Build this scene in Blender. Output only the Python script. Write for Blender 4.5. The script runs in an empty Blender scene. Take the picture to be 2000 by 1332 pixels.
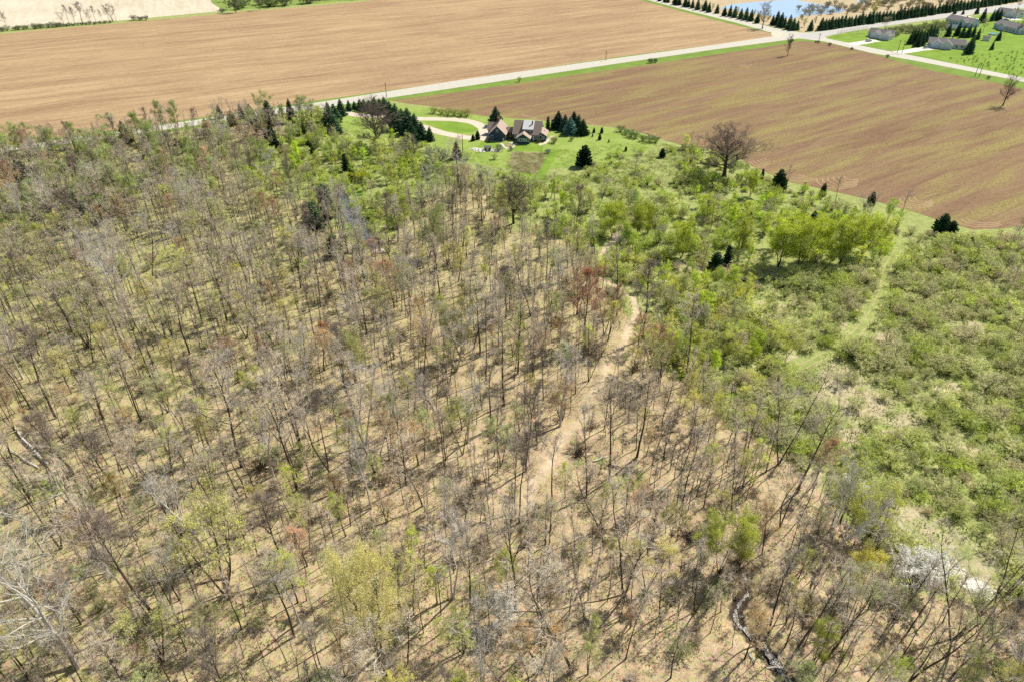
import bpy, bmesh, math, random
import numpy as np
from mathutils import Vector, Matrix, noise, geometry

SC = bpy.context.scene
COL = SC.collection
RD = math.radians
RNG = random.Random(11)

# ------------------------------------------------------------------ camera
FOC, PITCH, CAMH = 1333.3, RD(34.5), 100.0
cam = bpy.data.cameras.new('camera')
cam.lens = 24.0
cam.sensor_width = 36.0
cam.clip_start = 0.5
cam.clip_end = 9000
camo = bpy.data.objects.new('camera', cam)
COL.objects.link(camo)
camo.location = (0, 0, CAMH)
camo.rotation_euler = (RD(90) - PITCH, 0, 0)
SC.camera = camo

# ------------------------------------------------------------------ sky, sun, exposure
SUN_AZ, SUN_EL = RD(38), RD(50)          # azimuth measured from +X towards +Y
w = bpy.data.worlds.new('World')
SC.world = w
w.use_nodes = True
nt = w.node_tree
nt.nodes.clear()
sk = nt.nodes.new('ShaderNodeTexSky')
sk.sky_type = 'NISHITA'
sk.sun_disc = False
sk.sun_elevation = SUN_EL
sk.sun_rotation = RD(90) - SUN_AZ
bg = nt.nodes.new('ShaderNodeBackground')
bg.inputs['Strength'].default_value = 0.08
wo = nt.nodes.new('ShaderNodeOutputWorld')
nt.links.new(sk.outputs[0], bg.inputs[0])
nt.links.new(bg.outputs[0], wo.inputs[0])
sl = bpy.data.lights.new('sun', 'SUN')
sl.energy = 5.0
sl.angle = RD(0.5)
sl.color = (1.0, 0.94, 0.82)
so = bpy.data.objects.new('sun', sl)
COL.objects.link(so)
sd = Vector((math.cos(SUN_AZ) * math.cos(SUN_EL), math.sin(SUN_AZ) * math.cos(SUN_EL), math.sin(SUN_EL)))
so.rotation_euler = sd.to_track_quat('Z', 'Y').to_euler()
SC.view_settings.view_transform = 'Standard'
SC.view_settings.look = 'None'
SC.view_settings.exposure = 0.32
SC.view_settings.gamma = 1.0
SC.view_settings.use_curve_mapping = False
SC.cycles.max_bounces = 5
SC.cycles.diffuse_bounces = 2
SC.cycles.glossy_bounces = 2
SC.cycles.transmission_bounces = 3
SC.cycles.transparent_max_bounces = 6
SC.cycles.use_denoising = False

CP, SP = math.cos(PITCH), math.sin(PITCH)


def gp(px, py):
    """ground point (z=0) seen at a position of the 2000x1332 photograph"""
    X = (px - 1000) / FOC
    v = (py - 666) / FOC
    d = SP + v * CP
    return X / d * CAMH, (CP - v * SP) / d * CAMH


def hgt(px, py, top):
    gy = gp(px, py)[1]
    v = (top - 666) / FOC
    return CAMH - gy * (SP + v * CP) / (CP - v * SP)


def to_px(x, y):
    x = np.asarray(x, float)
    y = np.asarray(y, float)
    depth = y * CP + CAMH * SP
    depth = np.where(depth < 1, 1, depth)
    yy = (y * SP - CAMH * CP)
    return 1000 + FOC * x / depth, 666 - FOC * yy / depth


def inside(poly, X, Y):
    X = np.asarray(X, float)
    Y = np.asarray(Y, float)
    r = np.zeros(X.shape, bool)
    n = len(poly)
    for i in range(n):
        x1, y1 = poly[i]
        x2, y2 = poly[(i + 1) % n]
        c = ((y1 > Y) != (y2 > Y))
        with np.errstate(divide='ignore', invalid='ignore'):
            xi = (x2 - x1) * (Y - y1) / ((y2 - y1) if y2 != y1 else 1e-9) + x1
        r ^= c & (X < xi)
    return r


def line_dist(pts, X, Y):
    d = np.full(X.shape, 1e9)
    for (x1, y1), (x2, y2) in zip(pts, pts[1:]):
        dx, dy = x2 - x1, y2 - y1
        t = np.clip(((X - x1) * dx + (Y - y1) * dy) / (dx * dx + dy * dy + 1e-9), 0, 1)
        d = np.minimum(d, np.hypot(X - x1 - t * dx, Y - y1 - t * dy))
    return d


# ------------------------------------------------------------------ materials
class NT:
    def __init__(s, name):
        s.m = bpy.data.materials.new(name)
        s.m.use_nodes = True
        s.t = s.m.node_tree
        s.t.nodes.clear()
        s.out = s.n('ShaderNodeOutputMaterial')

    def n(s, typ, **kw):
        nd = s.t.nodes.new(typ)
        for k, v in kw.items():
            setattr(nd, k, v)
        return nd

    def l(s, a, b):
        s.t.links.new(a, b)

    def val(s, sock, v):
        if hasattr(v, 'is_linked') or hasattr(v, 'links'):
            s.l(v, sock)
        else:
            sock.default_value = v

    def noise(s, scale, detail=3, rough=.55, vec=None, dist=0):
        nd = s.n('ShaderNodeTexNoise')
        nd.inputs['Scale'].default_value = scale
        nd.inputs['Detail'].default_value = detail
        nd.inputs['Roughness'].default_value = rough
        nd.inputs['Distortion'].default_value = dist
        if vec is not None:
            s.l(vec, nd.inputs['Vector'])
        return nd.outputs[0]

    def ramp(s, fac, a, b, lo=0.0, hi=1.0):
        nd = s.n('ShaderNodeMapRange')
        nd.inputs[1].default_value = a
        nd.inputs[2].default_value = b
        nd.inputs[3].default_value = lo
        nd.inputs[4].default_value = hi
        s.l(fac, nd.inputs[0])
        return nd.outputs[0]

    def mix(s, f, a, b, mode='MIX'):
        nd = s.n('ShaderNodeMix', data_type='RGBA', blend_type=mode)
        s.val(nd.inputs[0], f)
        for i, c in ((6, a), (7, b)):
            if isinstance(c, (tuple, list)):
                nd.inputs[i].default_value = (*c[:3], 1)
            else:
                s.l(c, nd.inputs[i])
        return nd.outputs[2]

    def math(s, op, a, b=0.0):
        nd = s.n('ShaderNodeMath', operation=op)
        s.val(nd.inputs[0], a)
        s.val(nd.inputs[1], b)
        return nd.outputs[0]

    def pos(s):
        return s.n('ShaderNodeNewGeometry').outputs['Position']

    def mapping(s, vec, rot=0.0, scale=(1, 1, 1)):
        nd = s.n('ShaderNodeMapping')
        nd.inputs['Rotation'].default_value = (0, 0, rot)
        nd.inputs['Scale'].default_value = scale
        s.l(vec, nd.inputs['Vector'])
        return nd.outputs[0]

    def finish(s, color, rough=.9, bump=None, bstr=.3, bdist=.1, spec=.2, metal=0.0):
        b = s.n('ShaderNodeBsdfPrincipled')
        if isinstance(color, (tuple, list)):
            b.inputs['Base Color'].default_value = (*color[:3], 1)
        else:
            s.l(color, b.inputs['Base Color'])
        b.inputs['Roughness'].default_value = rough
        b.inputs['Specular IOR Level'].default_value = spec
        b.inputs['Metallic'].default_value = metal
        if bump is not None:
            bn = s.n('ShaderNodeBump')
            bn.inputs['Strength'].default_value = bstr
            bn.inputs['Distance'].default_value = bdist
            s.l(bump, bn.inputs['Height'])
            s.l(bn.outputs[0], b.inputs['Normal'])
        s.l(b.outputs[0], s.out.inputs[0])
        return s.m


def simple(name, col, rough=.85, var=.18, scale=1.5, spec=.2, metal=0.0):
    t = NT(name)
    nz = t.noise(scale, 3, vec=t.n('ShaderNodeTexCoord').outputs['Object'])
    c = t.mix(nz, tuple(x * (1 - var) for x in col), tuple(min(1, x * (1 + var)) for x in col))
    return t.finish(c, rough, spec=spec, metal=metal)


def plant_mat(name, col=None, transl=.35, var=(.62, 1.35)):
    """leaves, buds, needles: colour from the object, each leaf a little different"""
    t = NT(name)
    oi = t.n('ShaderNodeObjectInfo')
    isl = t.n('ShaderNodeNewGeometry').outputs['Random Per Island']
    if col is None:
        at_ = t.n('ShaderNodeAttribute', attribute_type='INSTANCER', attribute_name='tint')
        base = t.mix(at_.outputs['Alpha'], oi.outputs['Color'], at_.outputs['Color'])
    else:
        base = col
    k1 = t.ramp(isl, 0, 1, var[0], var[1])
    k2 = t.ramp(oi.outputs['Random'], 0, 1, .85, 1.15)
    cl = t.noise(.55, 2, .6, vec=t.n('ShaderNodeTexCoord').outputs['Object'])
    k = t.math('MULTIPLY', t.math('MULTIPLY', k1, k2), t.ramp(cl, .3, .7, .72, 1.2))
    comb = t.n('ShaderNodeCombineColor')
    for i in range(3):
        t.l(k, comb.inputs[i])
    c = t.mix(1.0, base, comb.outputs[0], 'MULTIPLY')
    d = t.n('ShaderNodeBsdfDiffuse')
    t.l(c, d.inputs[0])
    if transl:
        tr = t.n('ShaderNodeBsdfTranslucent')
        t.l(c, tr.inputs[0])
        mx = t.n('ShaderNodeMixShader')
        mx.inputs[0].default_value = transl
        t.l(d.outputs[0], mx.inputs[1])
        t.l(tr.outputs[0], mx.inputs[2])
        t.l(mx.outputs[0], t.out.inputs[0])
    else:
        t.l(d.outputs[0], t.out.inputs[0])
    return t.m


def bark_mat(name, a, b):
    t = NT(name)
    oi = t.n('ShaderNodeObjectInfo')
    co = t.n('ShaderNodeTexCoord').outputs['Object']
    nz = t.noise(3.0, 3, vec=t.mapping(co, 0, (1, 1, .3)))
    c = t.mix(oi.outputs['Random'], a, b)
    c = t.mix(t.ramp(nz, .3, .7, 0, .45), c, tuple(x * .6 for x in a))
    d = t.n('ShaderNodeBsdfDiffuse')
    t.l(c, d.inputs[0])
    t.l(d.outputs[0], t.out.inputs[0])
    return t.m


M = {}
M['bark'] = bark_mat('bark', (.085, .065, .045), (.17, .135, .10))
M['pale_bark'] = bark_mat('pale_bark', (.60, .56, .49), (.70, .66, .60))
M['twig'] = bark_mat('twig', (.58, .49, .38), (.74, .65, .54))
M['dark_twig'] = bark_mat('dark_twig', (.24, .19, .16), (.32, .26, .22))
M['pale_twig'] = bark_mat('pale_twig', (.56, .52, .45), (.66, .61, .54))
M['bud'] = plant_mat('bud', None, .5, (.75, 1.3))
M['leaf'] = plant_mat('leaf', None, .55, (.55, 1.4))
M['needle'] = plant_mat('needle', None, .1, (.5, 1.5))
M['petal'] = plant_mat('petal', (1.0, .99, .94, 1), .5, (.95, 1.1))
M['dead_wood'] = simple('dead_wood', (.42, .36, .29), .9, .3, 2)

ROAD_DIR = math.atan2(gp(1560, 72)[1] - gp(620, 206)[1], gp(1560, 72)[0] - gp(620, 206)[0])


def ground_material():
    t = NT('ground_cover')
    P = t.pos()
    a1 = t.n('ShaderNodeAttribute', attribute_name='cover')
    a2 = t.n('ShaderNodeAttribute', attribute_name='cover_two')
    s1 = t.n('ShaderNodeSeparateColor'); t.l(a1.outputs[0], s1.inputs[0])
    s2 = t.n('ShaderNodeSeparateColor'); t.l(a2.outputs[0], s2.inputs[0])
    big = t.noise(.045, 3, vec=P)
    mid = t.noise(.35, 4, .65, vec=P)
    mid2 = t.noise(.9, 4, .7, vec=t.mapping(P, 1.1))
    fine = t.noise(5.0, 3, .7, vec=P)
    vor = t.n('ShaderNodeTexVoronoi'); vor.inputs['Scale'].default_value = 3.2
    t.l(P, vor.inputs['Vector'])
    # leaf litter
    lit = t.mix(t.ramp(mid, .35, .65), (.33, .245, .145), (.58, .445, .285))
    lit = t.mix(t.ramp(mid2, .38, .62, 0, .75), lit, (.54, .385, .25))
    lit = t.mix(t.ramp(fine, .5, .72, 0, .7), lit, (.72, .60, .43))
    lit = t.mix(t.ramp(fine, .46, .30, 0, .75), lit, (.15, .10, .065))
    lit = t.mix(.25, lit, vor.outputs['Color'], 'SOFT_LIGHT')
    # grasses
    gr = t.mix(t.ramp(mid, .35, .65), (.22, .28, .07), (.36, .40, .13))
    gr = t.mix(t.ramp(mid2, .45, .7, 0, .8), gr, (.48, .46, .22))
    gr = t.mix(t.ramp(fine, .5, .75, 0, .5), gr, (.50, .52, .24))
    gr = t.mix(t.ramp(fine, .46, .28, 0, .7), gr, (.09, .11, .035))
    lush = t.mix(t.ramp(mid, .3, .7), (.115, .23, .018), (.20, .34, .035))
    lush = t.mix(t.ramp(fine, .4, .7, 0, .4), lush, (.27, .36, .06))
    dry = t.mix(t.ramp(mid2, .35, .65), (.42, .36, .21), (.60, .52, .34))
    dry = t.mix(t.ramp(fine, .46, .3, 0, .6), dry, (.20, .17, .09))
    sand = t.mix(t.ramp(mid2, .3, .7), (.54, .42, .28), (.66, .54, .38))
    sand = t.mix(t.ramp(fine, .5, .7, 0, .4), sand, (.40, .30, .18))
    # the cover weights get ragged edges from the noise
    def edge(sock, n, k=.55):
        x = t.math('ADD', sock, t.math('MULTIPLY', t.math('SUBTRACT', n, .5), k * 2))
        return t.ramp(x, .38, .62)
    c = t.mix(edge(s1.outputs[0], mid), gr, lit)
    wg = t.mix(.3, gr, (.46, .42, .17))
    c = t.mix(t.math('MULTIPLY', edge(s1.outputs[1], mid2, .9), s1.outputs[0]), c, wg)
    c = t.mix(edge(s1.outputs[2], mid), c, dry)
    c = t.mix(edge(s2.outputs[0], mid2, .35), c, lush)
    c = t.mix(edge(s2.outputs[1], mid2, .3), c, sand)
    c = t.mix(edge(s2.outputs[2], mid2, .4), c, (.075, .055, .04))
    c = t.mix(t.ramp(big, .3, .7, 0, .35), c, t.mix(1.0, c, (.78, .82, .78), 'MULTIPLY'))
    hgt_ = t.math('ADD', t.math('MULTIPLY', fine, .6), mid2)
    return t.finish(c, .95, hgt_, .6, .25, spec=.1)


def field_material(name, cols, rot, lane, green=None, fine_scale=1.6):
    t = NT(name)
    P = t.pos()
    v = t.mapping(P, -rot, (1, 1, 1))
    vl = t.mapping(v, 0, (.005, .045, 1))
    a = t.noise(1.0, 6, .68, vec=vl, dist=.9)
    vl2 = t.mapping(v, 0, (.016, .16, 1))
    b = t.noise(1.0, 5, .7, vec=vl2, dist=1.2)
    vl3 = t.mapping(v, 0, (.25, 1.3, 1))
    cn = t.noise(1.0, 3, .7, vec=vl3)
    patch = t.noise(.012, 4, .6, vec=P)
    f = t.noise(fine_scale, 3, .7, vec=P)
    c = t.mix(t.ramp(a, .36, .64), cols[0], cols[1])
    c = t.mix(t.ramp(patch, .38, .66, 0, .8), c, cols[2])
    c = t.mix(t.ramp(b, .42, .62, 0, .55), c, cols[3])
    c = t.mix(t.ramp(cn, .52, .72, 0, .45), c, tuple(min(1, x * 1.35) for x in cols[1]))
    c = t.mix(t.ramp(cn, .46, .30, 0, .5), c, tuple(x * .6 for x in cols[0]))
    if green:
        g = t.noise(1.0, 4, .65, vec=t.mapping(v, 0, (.014, .11, 1)), dist=.3)
        g2 = t.math('MULTIPLY', t.ramp(g, .45, .66), t.ramp(f, .35, .62))
        c = t.mix(g2, c, green)
    c = t.mix(t.ramp(f, .47, .30, 0, .65), c, tuple(x * .5 for x in cols[0]))
    c = t.mix(t.ramp(f, .56, .72, 0, .5), c, tuple(min(1, x * 1.3) for x in cols[1]))
    return t.finish(c, .95, cn, .5, .2, spec=.1)


M['ground'] = ground_material()
M['field_tan'] = field_material('tilled_tan_soil', ((.26, .165, .092), (.47, .33, .185), (.30, .19, .11), (.54, .395, .225)), ROAD_DIR, .012)
M['field_brown'] = field_material('tilled_brown_soil', ((.185, .11, .062), (.26, .165, .095), (.215, .13, .08), (.31, .22, .12)), ROAD_DIR + RD(3), .02, green=(.31, .29, .085), fine_scale=1.1)
s1, s2 = gp(98, 49), gp(122, 0)
STUB = math.atan2(s2[1] - s1[1], s2[0] - s1[0])
M['field_stubble'] = field_material('pale_corn_stubble', ((.52, .45, .33), (.64, .56, .43), (.50, .44, .31), (.72, .66, .53)), STUB, .03)


def gravel_material(name, a, b):
    t = NT(name)
    P = t.pos()
    n1 = t.noise(.5, 4, .6, vec=P)
    n2 = t.noise(4, 2, .6, vec=P)
    c = t.mix(t.ramp(n1, .3, .7), a, b)
    c = t.mix(t.ramp(n2, .5, .75, 0, .35), c, tuple(x * .75 for x in a))
    return t.finish(c, .9, n2, .2, .05)


M['gravel'] = gravel_material('pale_gravel', (.46, .44, .37), (.58, .55, .47))
M['asphalt'] = gravel_material('weathered_asphalt', (.42, .41, .38), (.52, .50, .46))
M['drive'] = gravel_material('beige_drive_gravel', (.54, .46, .35), (.68, .60, .48))
M['concrete'] = gravel_material('concrete_slab', (.60, .57, .52), (.72, .69, .63))
M['soil_mark'] = simple('dried_soil_track', (.42, .29, .17), .95, .2, .6)
M['rut'] = simple('pale_rut', (.40, .36, .17), .95, .25, .6)


def grass_sheet_mat(name, a, b, c_):
    t = NT(name)
    P = t.pos()
    n1 = t.noise(.12, 4, .6, vec=P)
    n2 = t.noise(1.6, 4, .7, vec=P)
    c = t.mix(t.ramp(n1, .35, .65), a, b)
    c = t.mix(t.ramp(n2, .45, .72, 0, .7), c, c_)
    c = t.mix(t.ramp(n2, .44, .28, 0, .6), c, tuple(x * .5 for x in a))
    return t.finish(c, .95, n2, .5, .15, spec=.1)


M['verge'] = grass_sheet_mat('verge_grass', (.13, .22, .03), (.19, .29, .05), (.27, .31, .10))
M['lawn'] = grass_sheet_mat('mown_lawn', (.14, .25, .025), (.22, .34, .045), (.29, .36, .08))
M['yard'] = grass_sheet_mat('yard_grass', (.20, .30, .045), (.30, .38, .09), (.37, .40, .15))
M['marsh'] = grass_sheet_mat('dry_marsh', (.42, .33, .20), (.55, .44, .29), (.38, .34, .17))
M['garden'] = grass_sheet_mat('garden_soil', (.24, .21, .11), (.33, .28, .16), (.32, .33, .13))
M['rough'] = grass_sheet_mat('rough_pasture', (.15, .24, .04), (.26, .34, .08), (.33, .36, .14))


def water_material(name, col, rough, bscale, bstr):
    t = NT(name)
    nz = t.noise(bscale, 4, .7, vec=t.pos())
    return t.finish(col, rough, nz, bstr, .3, spec=.6)


M['pond'] = water_material('pond_water', (.36, .52, .74), .12, .8, .15)
M['stream'] = water_material('stream_water', (.05, .09, .14), .12, 1.5, .25)
def creek_mat():
    t = NT('creek_water')
    P = t.pos()
    f = t.noise(3.2, 5, .8, vec=P)
    c = t.mix(t.ramp(f, .50, .62), (.24, .21, .16), (.80, .82, .84))  # pale flecks over brown water: foam, plus sun glints painted into the colour
    return t.finish(c, .18, f, 1.0, .3, spec=.6)


M['creek'] = creek_mat()


# ------------------------------------------------------------------ mesh helpers
class MB:
    def __init__(s):
        s.v, s.f, s.m = [], [], []

    def face(s, pts, mi=0):
        b = len(s.v)
        s.v.extend(pts)
        s.f.append(tuple(range(b, b + len(pts))))
        s.m.append(mi)

    def tube(s, pts, rad, n, mi=0, cap=False):
        b0 = len(s.v)
        prev = None
        for i, p in enumerate(pts):
            if i == 0:
                d = pts[1] - pts[0]
            elif i == len(pts) - 1:
                d = pts[-1] - pts[-2]
            else:
                d = pts[i + 1] - pts[i - 1]
            d = d.normalized() if d.length > 1e-9 else Vector((0, 0, 1))
            if prev is None:
                u = d.orthogonal().normalized()
            else:
                u = (prev - d * prev.dot(d))
                u = u.normalized() if u.length > 1e-6 else d.orthogonal().normalized()
            prev = u
            q = d.cross(u)
            r = rad[i]
            for k in range(n):
                a = 2 * math.pi * k / n
                s.v.append(p + u * (math.cos(a) * r) + q * (math.sin(a) * r))
        for i in range(len(pts) - 1):
            for k in range(n):
                k2 = (k + 1) % n
                s.f.append((b0 + i * n + k, b0 + i * n + k2, b0 + (i + 1) * n + k2, b0 + (i + 1) * n + k))
                s.m.append(mi)
        if cap:
            s.f.append(tuple(b0 + (len(pts) - 1) * n + k for k in range(n)))
            s.m.append(mi)
            s.f.append(tuple(b0 + k for k in reversed(range(n))))
            s.m.append(mi)

    def spike(s, p, q, r, mi=0):
        d = (q - p)
        u = d.orthogonal().normalized() * r
        v = d.cross(u).normalized() * r
        b = len(s.v)
        s.v.extend((p + u, p - u * .5 + v * .87, p - u * .5 - v * .87, q))
        s.f.extend(((b, b + 1, b + 3), (b + 1, b + 2, b + 3), (b + 2, b, b + 3)))
        s.m.extend((mi, mi, mi))

    def box(s, x0, x1, y0, y1, z0, z1, mi=0):
        P = [Vector(c) for c in ((x0, y0, z0), (x1, y0, z0), (x1, y1, z0), (x0, y1, z0), (x0, y0, z1), (x1, y0, z1), (x1, y1, z1), (x0, y1, z1))]
        b = len(s.v)
        s.v.extend(P)
        for f in ((0, 3, 2, 1), (4, 5, 6, 7), (0, 1, 5, 4), (1, 2, 6, 5), (2, 3, 7, 6), (3, 0, 4, 7)):
            s.f.append(tuple(b + i for i in f))
            s.m.append(mi)

    def prism(s, pts, off, mi=0):
        """closed solid: polygon pts extruded by the vector off"""
        n = len(pts)
        b = len(s.v)
        off = Vector(off)
        s.v.extend([Vector(p) for p in pts] + [Vector(p) + off for p in pts])
        s.f.append(tuple(b + i for i in reversed(range(n))))
        s.f.append(tuple(b + n + i for i in range(n)))
        s.m.extend((mi, mi))
        for i in range(n):
            j = (i + 1) % n
            s.f.append((b + i, b + j, b + n + j, b + n + i))
            s.m.append(mi)

    def mesh(s, name, mats):
        me = bpy.data.meshes.new(name)
        me.from_pydata(s.v, [], s.f)
        for m in mats:
            me.materials.append(m)
        me.polygons.foreach_set('material_index', s.m)
        me.update()
        return me


def link(name, me, parent=None, loc=None):
    o = bpy.data.objects.new(name, me)
    COL.objects.link(o)
    if parent is not None:
        o.parent = parent
    if loc is not None:
        o.location = loc
    return o


def tag(o, label=None, cat=None, group=None, kind=None):
    if label:
        o['label'] = label
    if cat:
        o['category'] = cat
    if group:
        o['group'] = group
    if kind:
        o['kind'] = kind
    return o


def empty(name, loc, rz=0.0, label=None, cat=None, group=None):
    o = bpy.data.objects.new(name, None)
    COL.objects.link(o)
    o.location = loc
    o.rotation_euler = (0, 0, rz)
    o.empty_display_size = .5
    return tag(o, label, cat, group)


# ------------------------------------------------------------------ terrain
CREEK_PX = [(1570, 1360), (1530, 1312), (1497, 1265), (1465, 1235), (1438, 1205), (1442, 1180), (1462, 1150), (1450, 1110), (1400, 1070),
            (1340, 1040), (1275, 985), (1215, 925), (1165, 882), (1115, 862)]
CREEK = [gp(*p) for p in CREEK_PX]
POOL_PX = [(648, 372), (668, 372), (690, 408), (712, 440), (744, 474), (738, 486), (722, 484), (698, 455), (676, 428), (658, 398)]
POOL = [gp(*p) for p in POOL_PX]
STONE_PX = [(1815, 1095), (1850, 1110), (1890, 1135), (1930, 1160)]
STONE = [gp(*p) for p in STONE_PX]
WOODS = [(-400, 345), (0, 298), (150, 287), (300, 268), (430, 249), (540, 236), (590, 244), (500, 290), (470, 330), (490, 370), (600, 395), (700, 490),
         (760, 470), (840, 375), (950, 360), (960, 400), (1000, 450), (1110, 470), (1180, 560), (1250, 650), (1300, 720), (1390, 790), (1470, 850),
         (1550, 900), (1610, 960), (1680, 1040), (1740, 1150), (1850, 1170), (2000, 1190), (2600, 1250), (2600, 1700), (-600, 1700)]
GREEN = [(560, 222), (640, 240), (720, 290), (830, 272), (868, 320), (960, 338), (1090, 345), (1200, 322), (1260, 300), (1330, 290), (1430, 310), (1480, 342),
         (1560, 370), (1700, 420), (1765, 445), (1740, 500), (1700, 522), (1500, 530), (1300, 520), (1210, 505), (1110, 470), (1000, 450), (960, 400),
         (950, 360), (840, 375), (760, 470), (700, 490), (600, 395), (490, 370), (470, 330), (500, 290), (590, 240)]
SCRUB = [(1110, 470), (1210, 505), (1300, 520), (1500, 530), (1700, 522), (1740, 500), (1765, 455), (1850, 470), (2000, 465), (2600, 440), (2600, 1250), (2000, 1190),
         (1850, 1170), (1740, 1150), (1680, 1040), (1610, 960), (1550, 900), (1470, 850), (1390, 790), (1300, 720), (1250, 650), (1180, 560)]
TRACK_PX = [(1212, 440), (1195, 472), (1165, 508), (1150, 530)]
TRACK2_PX = [(1150, 530), (1195, 555), (1238, 585), (1244, 610), (1228, 640), (1218, 672), (1186, 712), (1172, 748), (1150, 775), (1146, 808), (1118, 838), (1085, 872), (1072, 908), (1040, 945), (1030, 985)]
GTRACK_PX = [(1775, 462), (1735, 520), (1722, 575), (1695, 625), (1650, 670), (1600, 700), (1560, 716)]
TRACK, TRACK2, GTRACK = ([gp(*p) for p in q] for q in (TRACK_PX, TRACK2_PX, GTRACK_PX))
MEADOW = [(1735, 965), (1790, 990), (1880, 1040), (1960, 1110), (1985, 1160), (1900, 1165), (1830, 1105), (1760, 1075), (1740, 1020)]
DRYS = [(1640, 745, 52, 36), (1690, 790, 60, 34), (1660, 850, 30, 18), (1850, 760, 34, 14), (1900, 640, 30, 12), (1500, 600, 30, 12), (1730, 660, 30, 14), (1600, 770, 25, 15), (1770, 820, 45, 18), (1730, 850, 30, 12), (1620, 700, 30, 14), (1350, 520, 50, 14),
        (1780, 1000, 40, 16), (1590, 930, 18, 18), (760, 405, 16, 6), (1660, 640, 26, 14), (1560, 700, 40, 10), (1880, 880, 40, 14)]
GREENS = [(100, 950, 45, 45), (420, 1060, 60, 30), (1225, 930, 70, 35), (1180, 900, 30, 20), (650, 770, 30, 14), (400, 740, 90, 22), (150, 800, 90, 30),
          (1130, 900, 30, 20), (1480, 1270, 40, 26), (1760, 1290, 45, 35), (1420, 1150, 45, 30), (430, 370, 80, 30), (60, 800, 60, 40), (560, 1010, 60, 22),
          (740, 930, 14, 10), (1170, 1050, 40, 18), (930, 560, 60, 40), (900, 800, 90, 40), (250, 640, 130, 60), (150, 520, 130, 60), (1080, 600, 50, 30),
          (640, 930, 60, 30), (480, 880, 50, 25), (250, 880, 70, 40), (980, 1180, 50, 16), (60, 1280, 80, 40), (1000, 690, 60, 30)]


def smooth(e0, e1, x):
    t = np.clip((x - e0) / (e1 - e0), 0, 1)
    return t * t * (3 - 2 * t)


def terrain_z(X, Y):
    X = np.asarray(X, float)
    Y = np.asarray(Y, float)
    d = line_dist(CREEK[:8], X, Y)
    z = -.85 * (1 - smooth(.5, 3.0, d))
    z = np.minimum(z, -.55 * (1 - smooth(.5, 3.0, line_dist(CREEK[7:], X, Y))))
    d2 = line_dist(POOL + POOL[:1], X, Y)
    ins = inside(POOL, X, Y)
    z = z - np.where(ins, 1.2 * smooth(0, 1.5, d2) + .3, .3 * (1 - smooth(0, 2.0, d2)))
    px, py = to_px(X, Y)
    rel = (inside(WOODS, px, py) | inside(SCRUB, px, py)) & (Y < 330)
    w_ = .22 * (np.sin(X * .31 + 1.3 * np.sin(Y * .17)) * np.sin(Y * .27 + 1.1 * np.sin(X * .13)) + .5 * np.sin(X * .9 + Y * .6) * np.sin(Y * .8 - X * .3)) - .12
    far = np.clip((330 - Y) / 60, 0, 1)
    return z + np.where(rel, w_ * far, -.0)


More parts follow.
